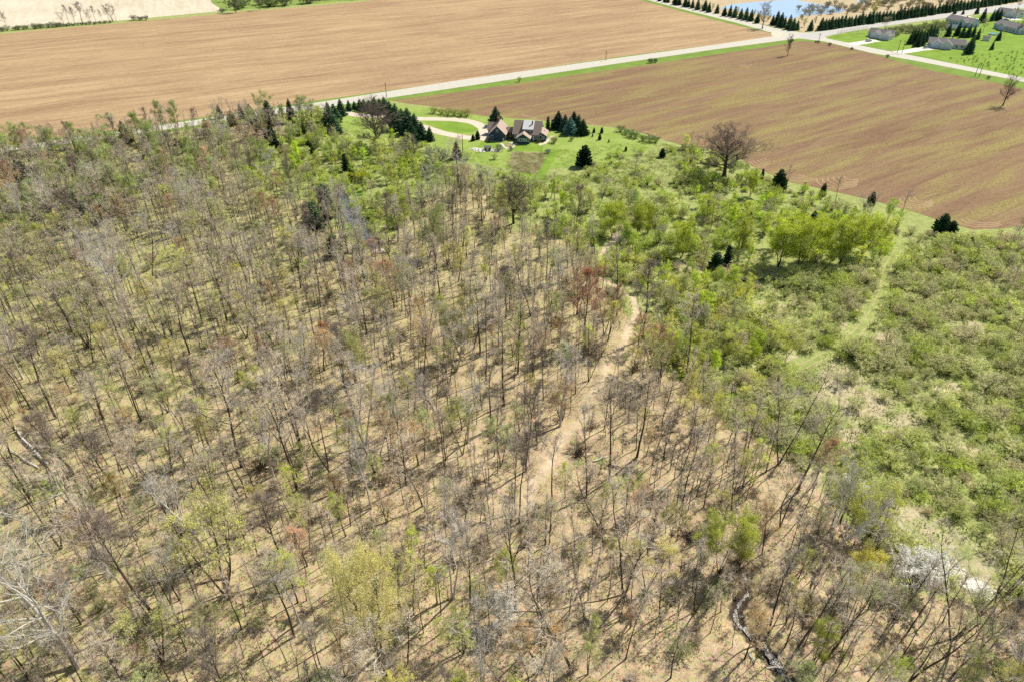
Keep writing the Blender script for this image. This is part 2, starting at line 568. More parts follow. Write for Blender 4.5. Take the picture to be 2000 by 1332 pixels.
def build_ground():
    x0, x1, y0, y1, st = -260, 260, 20, 340, 1.25
    xs = np.arange(x0, x1 + .01, st)
    ys = np.arange(y0, y1 + .01, st)
    nx, ny = len(xs), len(ys)
    X, Y = np.meshgrid(xs, ys)
    Z = terrain_z(X, Y)
    Z[0, :] = 0; Z[-1, :] = 0; Z[:, 0] = 0; Z[:, -1] = 0
    px, py = to_px(X, Y)
    wood = inside(WOODS, px, py).astype(float)
    # soften the border of the litter a little
    for _ in range(3):
        wood = (wood + np.roll(wood, 1, 0) + np.roll(wood, -1, 0) + np.roll(wood, 1, 1) + np.roll(wood, -1, 1)) / 5
    green = np.zeros_like(px)
    dry = np.zeros_like(px)
    for (a, b, r, s) in GREENS:
        green = np.maximum(green, .62 - .42 * np.hypot((px - a) / r, (py - b) / s) ** 1.2)
    gbase = .35 + .10 * smooth(900, 200, px) + .13 * smooth(900, 450, py)
    green = np.maximum(green, gbase)
    scr = inside(SCRUB, px, py).astype(float)
    for (a, b, r, s) in DRYS:
        dry = np.maximum(dry, .92 - .5 * np.hypot((px - a) / r, (py - b) / s) ** 1.5)
    dry = np.maximum(dry, np.where(inside(MEADOW, px, py), .50, 0))
    dry = np.maximum(dry, scr * .37)
    lush = np.zeros_like(px)
    for (a, b, r, s) in ((1170, 895, 26, 14), (1300, 1000, 24, 14), (100, 955, 40, 40), (1240, 940, 50, 26), (1490, 1275, 28, 18), (1770, 1295, 36, 30), (1880, 690, 30, 22), (1450, 770, 55, 14),
                         (1040, 320, 60, 60), (700, 380, 30, 20), (1400, 1140, 20, 20), (1130, 905, 22, 14)):
        lush = np.maximum(lush, .66 - .5 * np.hypot((px - a) / r, (py - b) / s) ** 1.5)
    dg = line_dist(GTRACK, X, Y)
    lush = np.maximum(lush, .40 * (1 - smooth(.8, 2.6, dg)))
    dry = np.where(dg < 3, np.minimum(dry, .3), dry)
    dt = np.minimum(line_dist(TRACK, X, Y), line_dist(TRACK2, X, Y))
    sand = (.60 + .14 * np.sin(Y * .35) * np.sin(X * .5 + Y * .2)) * (1 - smooth(.5, 2.4, dt))
    dc = line_dist(CREEK, X, Y)
    mud = np.where(line_dist(CREEK[:8], X, Y) < 3, .75 * (1 - smooth(.7, 2.2, dc)), .52 * (1 - smooth(.5, 1.8, dc)))
    dp = np.where(inside(POOL, X, Y), 0, line_dist(POOL + POOL[:1], X, Y))
    mud = np.maximum(mud, .8 * (1 - smooth(.2, 2, dp)))
    green = np.where(wood > .5, green, 1)
    verts = np.stack([X.ravel(), Y.ravel(), Z.ravel()], 1)
    idx = np.arange(nx * ny).reshape(ny, nx)
    quads = np.stack([idx[:-1, :-1].ravel(), idx[:-1, 1:].ravel(), idx[1:, 1:].ravel(), idx[1:, :-1].ravel()], 1)
    B = 7000
    base = len(verts)
    extra = np.array([(-B, -B, 0), (B, -B, 0), (B, B, 0), (-B, B, 0)], float)
    c = [int(idx[0, 0]), int(idx[0, -1]), int(idx[-1, -1]), int(idx[-1, 0])]
    ring = [[base, base + 1] + [int(i) for i in idx[0, ::-1]],
            [base + 1, base + 2] + [int(i) for i in idx[::-1, -1]],
            [base + 2, base + 3] + [int(i) for i in idx[-1, :]],
            [base + 3, base] + [int(i) for i in idx[:, 0]]]
    me = bpy.data.meshes.new('ground')
    me.from_pydata(np.vstack([verts, extra]).tolist(), [], quads.tolist() + ring)
    n = len(me.vertices)
    A = me.color_attributes.new('cover', 'FLOAT_COLOR', 'POINT')
    col = np.zeros((n, 4)); col[:, 3] = 1
    col[:nx * ny, 0] = wood.ravel(); col[:nx * ny, 1] = green.ravel(); col[:nx * ny, 2] = dry.ravel()
    col[nx * ny:, 1] = 1
    A.data.foreach_set('color', col.ravel())
    A2 = me.color_attributes.new('cover_two', 'FLOAT_COLOR', 'POINT')
    col = np.zeros((n, 4)); col[:, 3] = 1
    col[:nx * ny, 0] = lush.ravel(); col[:nx * ny, 1] = sand.ravel(); col[:nx * ny, 2] = mud.ravel()
    A2.data.foreach_set('color', col.ravel())
    me.materials.append(M['ground'])
    tag(link('ground', me), kind='structure')


build_ground()


def sheet(name, pts_px, z, mat, ground=False, kind='structure', parent=None):
    pts = [Vector((*(p if ground else gp(*p)), z)) for p in pts_px]
    tris = geometry.tessellate_polygon([pts])
    me = bpy.data.meshes.new(name)
    fs = []
    for t in tris:
        a, b, c = (pts[i] for i in t)
        n = (b - a).cross(c - a)
        fs.append(t if n.z > 0 else tuple(reversed(t)))
    me.from_pydata(pts, [], fs)
    me.materials.append(mat)
    o = link(name, me, parent)
    if parent is None:
        tag(o, kind=kind)
    return o


def strip_mesh(pts, width, z, drape=False, sub=6):
    """ribbon along ground points"""
    P = []
    for i in range(len(pts) - 1):
        p0 = pts[max(i - 1, 0)]; p1 = pts[i]; p2 = pts[i + 1]; p3 = pts[min(i + 2, len(pts) - 1)]
        for k in range(sub):
            t = k / sub
            P.append(tuple(.5 * ((2 * p1[j]) + (-p0[j] + p2[j]) * t + (2 * p0[j] - 5 * p1[j] + 4 * p2[j] - p3[j]) * t * t + (-p0[j] + 3 * p1[j] - 3 * p2[j] + p3[j]) * t ** 3) for j in (0, 1)))
    P.append(pts[-1])
    v, f = [], []
    for i, p in enumerate(P):
        a = P[max(i - 1, 0)]; b = P[min(i + 1, len(P) - 1)]
        dx, dy = b[0] - a[0], b[1] - a[1]
        L = math.hypot(dx, dy) or 1
        wd = width[0] + (width[1] - width[0]) * i / (len(P) - 1) if isinstance(width, tuple) else width
        nx, ny = -dy / L * wd / 2, dx / L * wd / 2
        for s in (-1, 1):
            x, y = p[0] + s * nx, p[1] + s * ny
            zz = z + (float(terrain_z(np.array([x]), np.array([y]))[0]) if drape else 0)
            v.append((x, y, zz))
    for i in range(len(P) - 1):
        f.append((2 * i, 2 * i + 1, 2 * i + 3, 2 * i + 2)[::-1])
    return v, f


def strip(name, pts_px, width, z, mat, drape=False, ground=False):
    v, f = strip_mesh([p if ground else gp(*p) for p in pts_px], width, z, drape)
    me = bpy.data.meshes.new(name)
    me.from_pydata(v, [], f)
    me.materials.append(mat)
    return tag(link(name, me), kind='structure')


# fields and verges ---------------------------------------------------------------
sheet('marsh_ground', [(1240, -60), (1262, -2), (1300, 8), (1400, 28), (1500, 52), (1560, 64), (1600, 62), (1700, 45), (1850, 26), (2000, 5), (2400, -40), (2400, -90), (1240, -90)], .02, M['marsh'])
sheet('pasture', [(395, -120), (395, -30), (415, 8), (437, 23), (560, 12), (700, 1), (760, -8), (1200, -70), (1200, -120)], .02, M['rough'])
sheet('tan_field', [(-700, 150), (0, 68), (60, 61), (240, 46), (440, 27), (560, 17), (700, 5), (800, -8), (1250, -60), (1252, 2), (1330, 22), (1420, 45), (1490, 61), (1515, 68), (1512, 76), (1350, 94),
                    (1200, 113), (900, 158), (620, 197), (300, 244), (0, 286), (-700, 388)], .03, M['field_tan'])
sheet('stubble_field', [(-700, 130), (0, 58), (120, 50), (235, 41), (437, 22), (415, 8), (395, -30), (395, -160), (-700, -160)], .035, M['field_stubble'])
sheet('brown_field', [(764, 197), (915, 178), (1125, 147), (1300, 122), (1496, 93), (1562, 81), (1615, 85), (1685, 101), (1825, 140), (1947, 163), (2010, 178), (2500, 262), (2500, 330), (2300, 380), (2060, 420),
                      (2000, 439), (1960, 447), (1900, 449), (1850, 436), (1780, 413), (1700, 391), (1620, 373), (1540, 356), (1470, 326), (1440, 306), (1380, 291), (1330, 284),
                      (1280, 269), (1230, 253), (1150, 244), (1080, 238), (1030, 233), (960, 230), (920, 223), (850, 209), (800, 204)], .03, M['field_brown'])
sheet('road_verge', [(-700, 410), (620, 215), (764, 197), (915, 178), (1125, 147), (1300, 122), (1496, 93), (1562, 81), (1615, 85), (1685, 101), (1825, 140), (1947, 163), (2010, 178), (2500, 290), (2500, 250),
                     (2000, 150), (1640, 80), (1560, 62), (1500, 74), (1350, 92), (1200, 110), (900, 154), (620, 194), (300, 241), (-700, 380)], .024, M['verge'])
sheet('field_edge_verge', [(1237, -3), (1262, -3), (1350, 18), (1450, 40), (1560, 64), (1560, 72), (1500, 76), (1520, 70), (1490, 62), (1420, 46), (1330, 23)], .04, M['verge'])
sheet('development_lawn', [(1600, 84), (1625, 70), (1750, 55), (1850, 40), (2000, 20), (2500, -20), (2500, 230), (2000, 156), (1850, 122), (1750, 100), (1680, 88)], .045, M['lawn'])
sheet('orchard_ground', [(1850, 118), (1830, 108), (1850, 100), (2000, 80), (2400, 80), (2400, 225), (2000, 150)], .05, M['lawn'])
sheet('house_yard', [(790, 208), (850, 212), (920, 225), (1030, 235), (1150, 246), (1230, 255), (1290, 275), (1260, 300), (1180, 318), (1080, 330), (960, 328), (850, 300), (800, 270), (700, 270), (640, 232), (640, 218), (760, 202)], .027, M['yard'])
sheet('driveway_lawn', [(826, 238), (880, 238), (915, 243), (934, 252), (925, 259), (900, 261), (870, 257), (850, 250)], .05, M['lawn'])
sheet('front_lawn', [(1008, 281), (1050, 280), (1062, 286), (1058, 297), (1000, 296), (995, 288)], .032, M['lawn'])
sheet('side_lawn', [(940, 276), (965, 280), (975, 285), (965, 290), (935, 288)], .032, M['lawn'])
sheet('mown_path', [(1075, 291), (1097, 292), (1075, 325), (1062, 352), (1030, 352), (1050, 330)], .032, M['lawn'])
sheet('garden_plot', [(1000, 297), (1068, 300), (1058, 325), (1048, 340), (1010, 336), (992, 322)], .034, M['garden'])
sheet('rough_strip', [(1630, 66), (1750, 52), (1800, 52), (1815, 62), (1790, 72), (1740, 68), (1700, 64)], .05, M['rough'])
# roads -------------------------------------------------------------------------
sheet('gravel_road', [(-700, 396), (0, 290), (300, 247), (620, 201), (900, 157), (1200, 115), (1400, 88), (1540, 67), (1590, 64), (1600, 72), (1560, 76), (1400, 97), (1200, 126), (900, 171), (620, 213), (300, 257), (0, 300), (-700, 404)], .049, M['gravel'])
sheet('side_road_far', [(1238, -6), (1252, -6), (1350, 16), (1450, 40), (1520, 57), (1560, 64), (1600, 66), (1590, 76), (1540, 72), (1500, 63), (1440, 46), (1340, 21)], .05, M['gravel'])
sheet('side_road', [(1560, 66), (1605, 66), (1615, 76), (1700, 94), (1800, 113), (2000, 153), (2500, 250), (2500, 262), (2000, 161), (1800, 122), (1700, 104), (1610, 82), (1560, 76)], .055, M['gravel'])
sheet('highway', [(1560, 68), (1590, 64), (1620, 60), (1700, 46), (1800, 33), (1900, 19), (2000, 5), (2400, -40), (2400, -30), (2000, 17), (1900, 30), (1800, 42), (1700, 56), (1640, 66), (1610, 73), (1600, 78), (1565, 76)], .06, M['asphalt'])
strip('driveway', [(640, 214), (700, 226), (770, 231), (822, 233), (880, 234), (920, 239), (942, 249), (946, 258), (938, 266), (915, 270), (890, 266), (862, 260), (843, 254), (810, 244), (775, 234)], 5.5, .056, M['drive'])
sheet('driveway_apron', [(932, 262), (948, 256), (966, 268), (962, 276), (944, 276), (930, 272)], .06, M['drive'])
strip('driveway', [(1660, 88), (1680, 85), (1698, 82)], 8, .066, M['concrete'])
sheet('driveway_apron', [(1695, 76), (1712, 80), (1722, 82), (1700, 84), (1688, 84)], .07, M['concrete'])
strip('driveway', [(1752, 104), (1780, 100), (1800, 96)], 8, .066, M['concrete'])
sheet('driveway_apron', [(1790, 95), (1808, 92), (1826, 98), (1800, 100)], .07, M['concrete'])
strip('driveway', [(1880, 32), (1900, 38), (1915, 38)], 9, .066, M['concrete'])
strip('driveway', [(1955, 36), (1975, 39), (1990, 38)], 8, .066, M['concrete'])
sheet('field_entrance', [(1505, 66), (1515, 62), (1530, 66), (1524, 74), (1512, 75)], .062, M['drive'])

# water ---------------------------------------------------------------------------
sheet('pond', [(1405, 18), (1425, 10), (1460, 6), (1512, 2), (1550, 0), (1587, 7), (1625, 14), (1654, 20), (1640, 26), (1600, 29), (1565, 32), (1547, 38), (1527, 37), (1490, 30), (1450, 24), (1425, 18)], .06, M['pond'])
sheet('far_pond', [(1672, 2), (1685, 0), (1695, 5), (1690, 8), (1676, 6)], .06, M['pond'])
sheet('woodland_pool', [tuple(p) for p in POOL], -.55, M['stream'], ground=True)


def creek_water():
    pts = [gp(*p) for p in CREEK_PX[:8]]
    v, f = strip_mesh(pts, (1.1, .25), -.62)
    r = random.Random(3)
    v = [(x + r.uniform(-.3, .3), y + r.uniform(-.3, .3), z) for x, y, z in v]
    me = bpy.data.meshes.new('creek_water')
    me.from_pydata(v, [], f)
    me.materials.append(M['creek'])
    tag(link('creek_water', me), kind='structure')


creek_water()
# wheel ruts of the grass track
for off in (-.9, .9):
    P = []
    for i, p in enumerate(GTRACK):
        a = GTRACK[max(i - 1, 0)]; b = GTRACK[min(i + 1, len(GTRACK) - 1)]
        L = math.hypot(b[0] - a[0], b[1] - a[1])
        P.append((p[0] - (b[1] - a[1]) / L * off, p[1] + (b[0] - a[0]) / L * off))
    strip('wheel_rut', P, .45, .03, M['rut'], drape=True, ground=True)
# turning arcs left by the drill at the field edge
arcs = []
ra = random.Random(5)
def arc_set(cx, cy, n, rx, ry, a0, a1, step=3):
    for k in range(n):
        pts = []
        ss = 1 - k * .13
        for i in range(8):
            a = RD(a0 + (a1 - a0) * i / 7)
            pts.append((cx + k * step + math.cos(a) * rx * ss, cy - k * 1.2 + math.sin(a) * ry * ss))
        arcs.append(pts)
arc_set(1920, 425, 3, 55, 19, 160, 50)
arc_set(1790, 392, 5, 42, 15, 190, 40, 4)
arc_set(1640, 352, 6, 45, 17, 190, 40, 5)
arc_set(1560, 340, 5, 52, 14, 160, 50, -3)
arc_set(1490, 315, 6, 34, 14, 170, 80, 3)
arc_set(1300, 262, 5, 34, 11, 190, 70, -6)
arc_set(1180, 240, 4, 30, 8, 190, 80, -8)
arc_set(1060, 228, 4, 26, 7, 190, 80, -8)
arc_set(900, 214, 2, 30, 5, 200, 100, -8)
arc_set(1455, 128, 3, 9, 5, 180, 20, 3)
arc_set(1830, 128, 2, 30, 8, 90, -20, 3)
v, f = [], []
for pts in arcs:
    a, b = strip_mesh([gp(*p) for p in pts], .38, .036, sub=3)
    f += [tuple(i + len(v) for i in q) for q in b]
    v += a
me = bpy.data.meshes.new('turning_tracks')
me.from_pydata(v, [], f)
me.materials.append(M['soil_mark'])
tag(link('turning_tracks', me), kind='structure')

# ================================================================== plants
GA = 2.399963


def rot_dir(d, ang, az):
    u = d.orthogonal().normalized()
    q = d.cross(u)
    return (d * math.cos(ang) + (u * math.cos(az) + q * math.sin(az)) * math.sin(ang)).normalized()


def gen_tree(seed, H=20.0, crown0=.45, spread=.26, up=50, nl1=13, r0=.26, stems=1, kids=(7, 5, 3), buds=0, leaves=0, bsize=.10, lsize=.2, wob=.25, shape='oval', twig_r=.014):
    """returns (trunk MB, crown MB). crown material 0 = twigs, 1 = buds or leaves"""
    r = random.Random(seed)
    T, C = MB(), MB()
    tips = []
    Z = Vector((0, 0, 1))

    def limb(p, d, L, rad, n, segs, mb, curve=.12, lift=.08, end=.25):
        pts, ra = [p.copy()], [rad]
        for i in range(segs):
            d = (d + Vector((r.gauss(0, curve), r.gauss(0, curve), r.gauss(0, curve) + lift))).normalized()
            p = p + d * (L / segs)
            pts.append(p.copy())
            ra.append(rad * (1 - (1 - end) * (i + 1) / segs))
        mb.tube(pts, ra, n, 0)
        return pts, ra

    def at(pts, t):
        x = t * (len(pts) - 1)
        i = min(int(x), len(pts) - 2)
        f = x - i
        return pts[i].lerp(pts[i + 1], f), (pts[i + 1] - pts[i]).normalized()

    for s in range(stems):
        az0 = s * 2 * math.pi / stems + r.random()
        lean = 0 if stems == 1 else r.uniform(.16, .34)
        p = Vector((0, 0, -.3))
        d = Vector((math.cos(az0) * lean, math.sin(az0) * lean, 1)).normalized()
        hh = H * r.uniform(.86, 1.0)
        pts, ra = [p], [r0 * 1.35 / (stems ** .4)]
        ns = 9
        rr = r0 / (stems ** .4)
        for i in range(ns):
            d = (d + Vector((r.gauss(0, wob * .13), r.gauss(0, wob * .13), .06))).normalized()
            p = p + d * ((hh + .3) / ns)
            pts.append(p.copy())
            ra.append(rr * (1 - .9 * ((i + 1) / ns) ** 1.1) + .015)
        T.tube(pts, ra, 7, 0)
        n1 = max(4, int(nl1 / stems ** .6))
        for i in range(n1):
            t = crown0 + (1 - crown0) * (i + .5 + r.uniform(-.3, .3)) / n1
            t = min(t, .985)
            u = (t - crown0) / (1 - crown0)
            q, td = at(pts, t)
            if shape == 'oval':
                k = math.sin(math.pi * min(1, .22 + .78 * u)) ** .7 + .15
            elif shape == 'vase':
                k = 1.15 - .55 * u
            else:
                k = .75 + .35 * math.sin(math.pi * u)
            L = H * spread * k * r.uniform(.75, 1.2)
            el = RD(up + 22 * u + r.uniform(-12, 12))
            az = i * GA + r.uniform(-.5, .5)
            d1 = Vector((math.cos(az) * math.cos(el), math.sin(az) * math.cos(el), math.sin(el)))
            br = max(.035, ra[min(ns, int(t * ns))] * .55)
            P1, R1 = limb(q, d1, L, br, 5, 5, T, .13, .05, .2)
            for j in range(kids[0]):
                t2 = .22 + .78 * (j + r.random()) / kids[0]
                q2, e2 = at(P1, min(t2, .99))
                d2 = rot_dir(e2, RD(r.uniform(28, 60)), r.uniform(0, 6.28))
                d2.z += .15
                d2.normalize()
                L2 = L * r.uniform(.28, .5) * (1.15 - .5 * t2)
                P2, R2 = limb(q2, d2, L2, max(.022, br * .35), 3, 3, T if j % 2 else C, .16, .07, .3)
                for k2 in range(kids[1]):
                    t3 = .2 + .8 * (k2 + r.random()) / kids[1]
                    q3, e3 = at(P2, min(t3, .99))
                    d3 = rot_dir(e3, RD(r.uniform(25, 60)), r.uniform(0, 6.28))
                    d3.z += .12
                    d3.normalize()
                    L3 = L2 * r.uniform(.35, .65)
                    mid_ = q3 + d3 * L3 * .5
                    end_ = mid_ + (d3 + Vector((r.gauss(0, .2), r.gauss(0, .2), r.gauss(.1, .2)))).normalized() * L3 * .5
                    C.tube([q3, mid_, end_], [twig_r * 1.3, twig_r, twig_r * .5], 3, 0)
                    for m in range(kids[2]):
                        t4 = r.uniform(.25, 1)
                        q4 = q3.lerp(mid_, t4 * 2) if t4 < .5 else mid_.lerp(end_, t4 * 2 - 1)
                        d4 = rot_dir(d3, RD(r.uniform(15, 65)), r.uniform(0, 6.28))
                        e4 = q4 + d4 * r.uniform(.35, .9) * (H / 20) ** .5
                        C.spike(q4, e4, twig_r * .9, 0)
                        tips.append((q4, e4))
    n = buds + leaves
    sz = lsize if leaves else bsize
    for i in range(n):
        a, b = r.choice(tips)
        g = .25 if leaves else .06
        c = a.lerp(b, r.uniform(.1, 1.1)) + Vector((r.gauss(0, g), r.gauss(0, g), r.gauss(0, g)))
        u = Vector((r.gauss(0, 1), r.gauss(0, 1), r.gauss(0, .6))).normalized()
        v_ = rot_dir(u, RD(90), r.uniform(0, 6.28))
        q = sz * r.uniform(.6, 1.3)
        C.face([c - u * q, c + v_ * q * .55, c + u * q, c - v_ * q * .55], 1)
    return T, C


def gen_shrub(seed, R=2.2, H=3.0, stems=16, leaves=1500, lsize=.09, twig=.014):
    r = random.Random(seed)
    T, C = MB(), MB()
    tips = []
    for s in range(stems):
        az = s * GA + r.uniform(-.3, .3)
        ln = math.sqrt((s + .5) / stems) * r.uniform(.8, 1.1)
        p = Vector((math.cos(az) * .15, math.sin(az) * .15, -.15))
        top = Vector((math.cos(az) * ln * R, math.sin(az) * ln * R, H * r.uniform(.75, 1.0) * math.sqrt(max(.12, 1 - .75 * ln * ln))))
        m = p.lerp(top, .5) + Vector((r.gauss(0, .1), r.gauss(0, .1), H * .12))
        T.tube([p, m, top], [.045, .03, .012], 4, 0)
        for j in range(10):
            t = r.uniform(.25, 1)
            q = p.lerp(m, t * 2) if t < .5 else m.lerp(top, t * 2 - 1)
            d = rot_dir((top - p).normalized(), RD(r.uniform(20, 60)), r.uniform(0, 6.28))
            e = q + d * R * r.uniform(.22, .42)
            C.tube([q, q.lerp(e, .5) + Vector((0, 0, .05)), e], [twig, twig * .8, twig * .4], 3, 0)
            for k in range(3):
                a = q.lerp(e, r.uniform(.3, 1))
                b = a + rot_dir(d, RD(r.uniform(20, 60)), r.uniform(0, 6.28)) * R * r.uniform(.1, .22)
                C.spike(a, b, twig * .8, 0)
                tips.append((a, b))
    for i in range(leaves):
        a, b = r.choice(tips)
        c = a.lerp(b, r.uniform(0, 1.15)) + Vector((r.gauss(0, .07), r.gauss(0, .07), r.gauss(0, .07)))
        if c.z < .05:
            c.z = r.uniform(.05, .5)
        u = Vector((r.gauss(0, 1), r.gauss(0, 1), r.gauss(0, .7))).normalized()
        v_ = rot_dir(u, RD(90), r.uniform(0, 6.28))
        q = lsize * r.uniform(.6, 1.4)
        C.face([c - u * q, c + v_ * q * .6, c + u * q, c - v_ * q * .6], 1)
    return T, C


def gen_conifer(seed, H=9.0, R=2.3, power=.85, step=.42, droop=.25, low=.05, dense=10):
    r = random.Random(seed)
    T, C = MB(), MB()
    T.tube([Vector((0, 0, -.2)), Vector((r.gauss(0, .05), r.gauss(0, .05), H * .5)), Vector((0, 0, H * .97))], [.02 * H, .012 * H, .01], 6, 0)
    z = H * low
    i = 0
    while z < H * .985:
        t = (z - H * low) / (H * (1 - low))
        L = R * ((1 - t) ** power) * (1 if t > .08 else .85) + .12
        n = max(4, int(dense * (1 - .5 * t)))
        for k in range(n):
            az = k * 2 * math.pi / n + i * 1.1 + r.uniform(-.25, .25)
            l = L * r.uniform(.68, 1.12)
            out = Vector((math.cos(az), math.sin(az), 0))
            side = Vector((-out.y, out.x, 0))
            rise = -droop if t < .7 else .5 * (t - .55)
            zz = z + r.uniform(-.12, .12)
            for s_ in range(3):
                f0, f1 = (0.05, .45, .72)[s_], (.62, .88, 1.05)[s_]
                a = Vector((0, 0, zz)) + out * l * f0 + Vector((0, 0, rise * l * f0 * .6))
                b = Vector((0, 0, zz)) + out * l * f1 + Vector((0, 0, rise * l * f1 * .6 + .12 * l * (f1 > .9)))
                wd = l * (.20, .19, .13)[s_] * r.uniform(.8, 1.25) + .05
                tw = Vector((0, 0, r.uniform(-.14, .14) * l))
                m = a.lerp(b, .5)
                C.face([a, m + side * wd + tw - Vector((0, 0, wd * .5)), b], 0)
                C.face([a, b, m - side * wd - tw - Vector((0, 0, wd * .5))], 0)
                C.face([m + Vector((0, 0, .12 * l + .04)), a, b], 0)
            # small upright shoots on the branch
            for q in range(3):
                f = r.uniform(.3, 1)
                c = Vector((0, 0, zz)) + out * l * f + side * r.uniform(-.14, .14) * l + Vector((0, 0, rise * l * f * .6))
                h = r.uniform(.1, .28)
                C.face([c - side * .07, c + side * .07, c + out * r.uniform(0, .25) + Vector((0, 0, h))], 0)
        z += step * r.uniform(.8, 1.2) * (1 - .45 * t)
        i += 1
    return T, C


KIT = {}


def kit(name, T, C, tm, cm):
    KIT[name] = (T.mesh(name + '_trunk', tm), C.mesh(name + '_crown', cm), T, C, tm, cm)


BK, PB, TW, PT, DT = M['bark'], M['pale_bark'], M['twig'], M['pale_twig'], M['dark_twig']
# forest grown bare trees, 20 m
for i in range(10):
    kit('bare%d' % i, *gen_tree(20 + i, 20, (.48, .42, .58, .5, .34, .62, .5, .4, .66, .45)[i], (.24, .28, .20, .26, .33, .19, .16, .30, .22, .25)[i], (48, 42, 58, 50, 34, 60, 62, 44, 50, 54)[i],
                                (12, 13, 10, 11, 14, 9, 10, 12, 9, 12)[i], .17, (1, 2, 1, 1, 1, 1, 1, 3, 1, 2)[i], (6, 5, 3), buds=500, bsize=.05, twig_r=.014, wob=(.2, .3, .2, .5, .4, .2, .2, .3, .6, .3)[i]), [BK], [TW, M['bud']])
for i in range(4):
    kit('dark%d' % i, *gen_tree(50 + i, 20, (.4, .5, .32, .55)[i], (.28, .22, .32, .2)[i], (42, 52, 36, 58)[i], (14, 12, 15, 10)[i], (.24, .2, .28, .18)[i], (1, 1, 2, 1)[i], (8, 6, 4), buds=900, bsize=.05, twig_r=.016, wob=.35), [BK], [DT, M['bud']])
# pale barked
for i in range(2):
    kit('pale%d' % i, *gen_tree(40 + i, 20, .4, .26, 42, 13, .26, 1 + i, (7, 5, 4), buds=500, bsize=.05, wob=.5), [PB], [PT, M['bud']])
# budding trees (haze of colour), 16 m
for i in range(5):
    kit('bud%d' % i, *gen_tree(60 + i, 16, (.40, .35, .45, .3, .38)[i], (.22, .26, .2, .28, .24)[i], 44, 12, .17, (1, 1, 2, 1, 3)[i], (7, 6, 3), buds=7500, bsize=.08, twig_r=.016), [BK], [TW, M['bud']])
# leafing trees, 12 m
for i in range(5):
    kit('leafy%d' % i, *gen_tree(80 + i, 12, (.22, .28, .18, .3, .22)[i], (.28, .25, .32, .24, .28)[i], 40, 13, .15, (1, 2, 3, 1, 1)[i], (7, 6, 3), leaves=10500, lsize=.095, shape='round', wob=.3), [BK], [TW, M['leaf']])
# wide open grown crowns
kit('oak', *gen_tree(101, 16, .22, .50, 30, 26, .46, 1, (11, 8, 4), buds=2500, bsize=.05, shape='round', wob=.25, twig_r=.02), [BK], [DT, M['bud']])
kit('oak_two', *gen_tree(102, 16, .26, .38, 32, 20, .42, 1, (9, 7, 4), buds=1500, bsize=.05, shape='round', wob=.45, twig_r=.02), [BK], [DT, M['bud']])
kit('maple', *gen_tree(104, 22, .26, .36, 36, 30, .42, 2, (10, 7, 3), leaves=34000, lsize=.105, shape='round', wob=.2), [BK], [TW, M['leaf']])
kit('sycamore', *gen_tree(105, 24, .3, .42, 30, 18, .55, 2, (8, 6, 3), buds=900, bsize=.06, shape='round', wob=.6, twig_r=.022), [PB], [PT, M['bud']])
for i in range(2):
    kit('lime%d' % i, *gen_tree(95 + i, 12, .14, .30, 38, 16, .15, 3, (7, 6, 3), leaves=13000, lsize=.12, shape='round', wob=.3), [BK], [TW, M['leaf']])
# poles and saplings, 10 m
for i in range(4):
    kit('pole%d' % i, *gen_tree(120 + i, 11, (.45, .35, .5, .55)[i], (.13, .16, .11, .10)[i], 52, 8, .075, 1, (4, 3, 3), buds=300, bsize=.06, wob=.3, twig_r=.014), [BK], [TW, M['bud']])
# shrubs
for i in range(5):
    kit('shrub%d' % i, *gen_shrub(140 + i, (2.2, 1.9, 2.5, 2.1, 1.7)[i], (3.0, 2.6, 3.4, 2.4, 3.4)[i], (16, 14, 18, 14, 12)[i], (2300, 1900, 2600, 3000, 1500)[i], .075), [BK], [TW, M['leaf']])
kit('blossom', *gen_shrub(150, 3.2, 4.4, 20, 12000, .085), [BK], [PT, M['petal']])
for i in range(3):
    kit('spruce%d' % i, *gen_conifer(160 + i, 9, (2.9, 2.6, 3.2)[i], .78, .38, .22), [BK], [M['needle']])
kit('cedar', *gen_conifer(170, 6, .85, .45, .22, -.5, .03, 9), [BK], [M['needle']])
kit('pine', *gen_conifer(171, 14, 3.6, .5, .9, -.1, .3, 7), [BK], [M['needle']])
kit('juniper', *gen_conifer(172, 5, 1.9, .55, .32, -.35, .03, 11), [BK], [M['needle']])

C_GREY, C_PINK, C_OLIVE = (.68, .59, .47), (.74, .56, .45), (.64, .63, .30)
C_RUST, C_ORANGE, C_YELLOW = (.42, .17, .08), (.52, .30, .12), (.62, .56, .12)
C_YG, C_LIME, C_GREEN = (.46, .52, .10), (.42, .56, .05), (.16, .32, .05)
C_SAGE, C_GSAGE, C_MOSS = (.72, .80, .24), (.76, .78, .38), (.62, .74, .13)
C_SPRUCE, C_DARK, C_BLUE = (.11, .20, .10), (.085, .16, .065), (.20, .34, .28)


def nth(i):
    return '%d%s' % (i + 1, {1: 'st', 2: 'nd', 3: 'rd'}.get((i + 1) % 10 if (i + 1) % 100 not in (11, 12, 13) else 0, 'th'))


def lum(c, k):
    return tuple(x * k for x in c)


PLACED = []          # (x, y, radius) of trees that are placed by hand


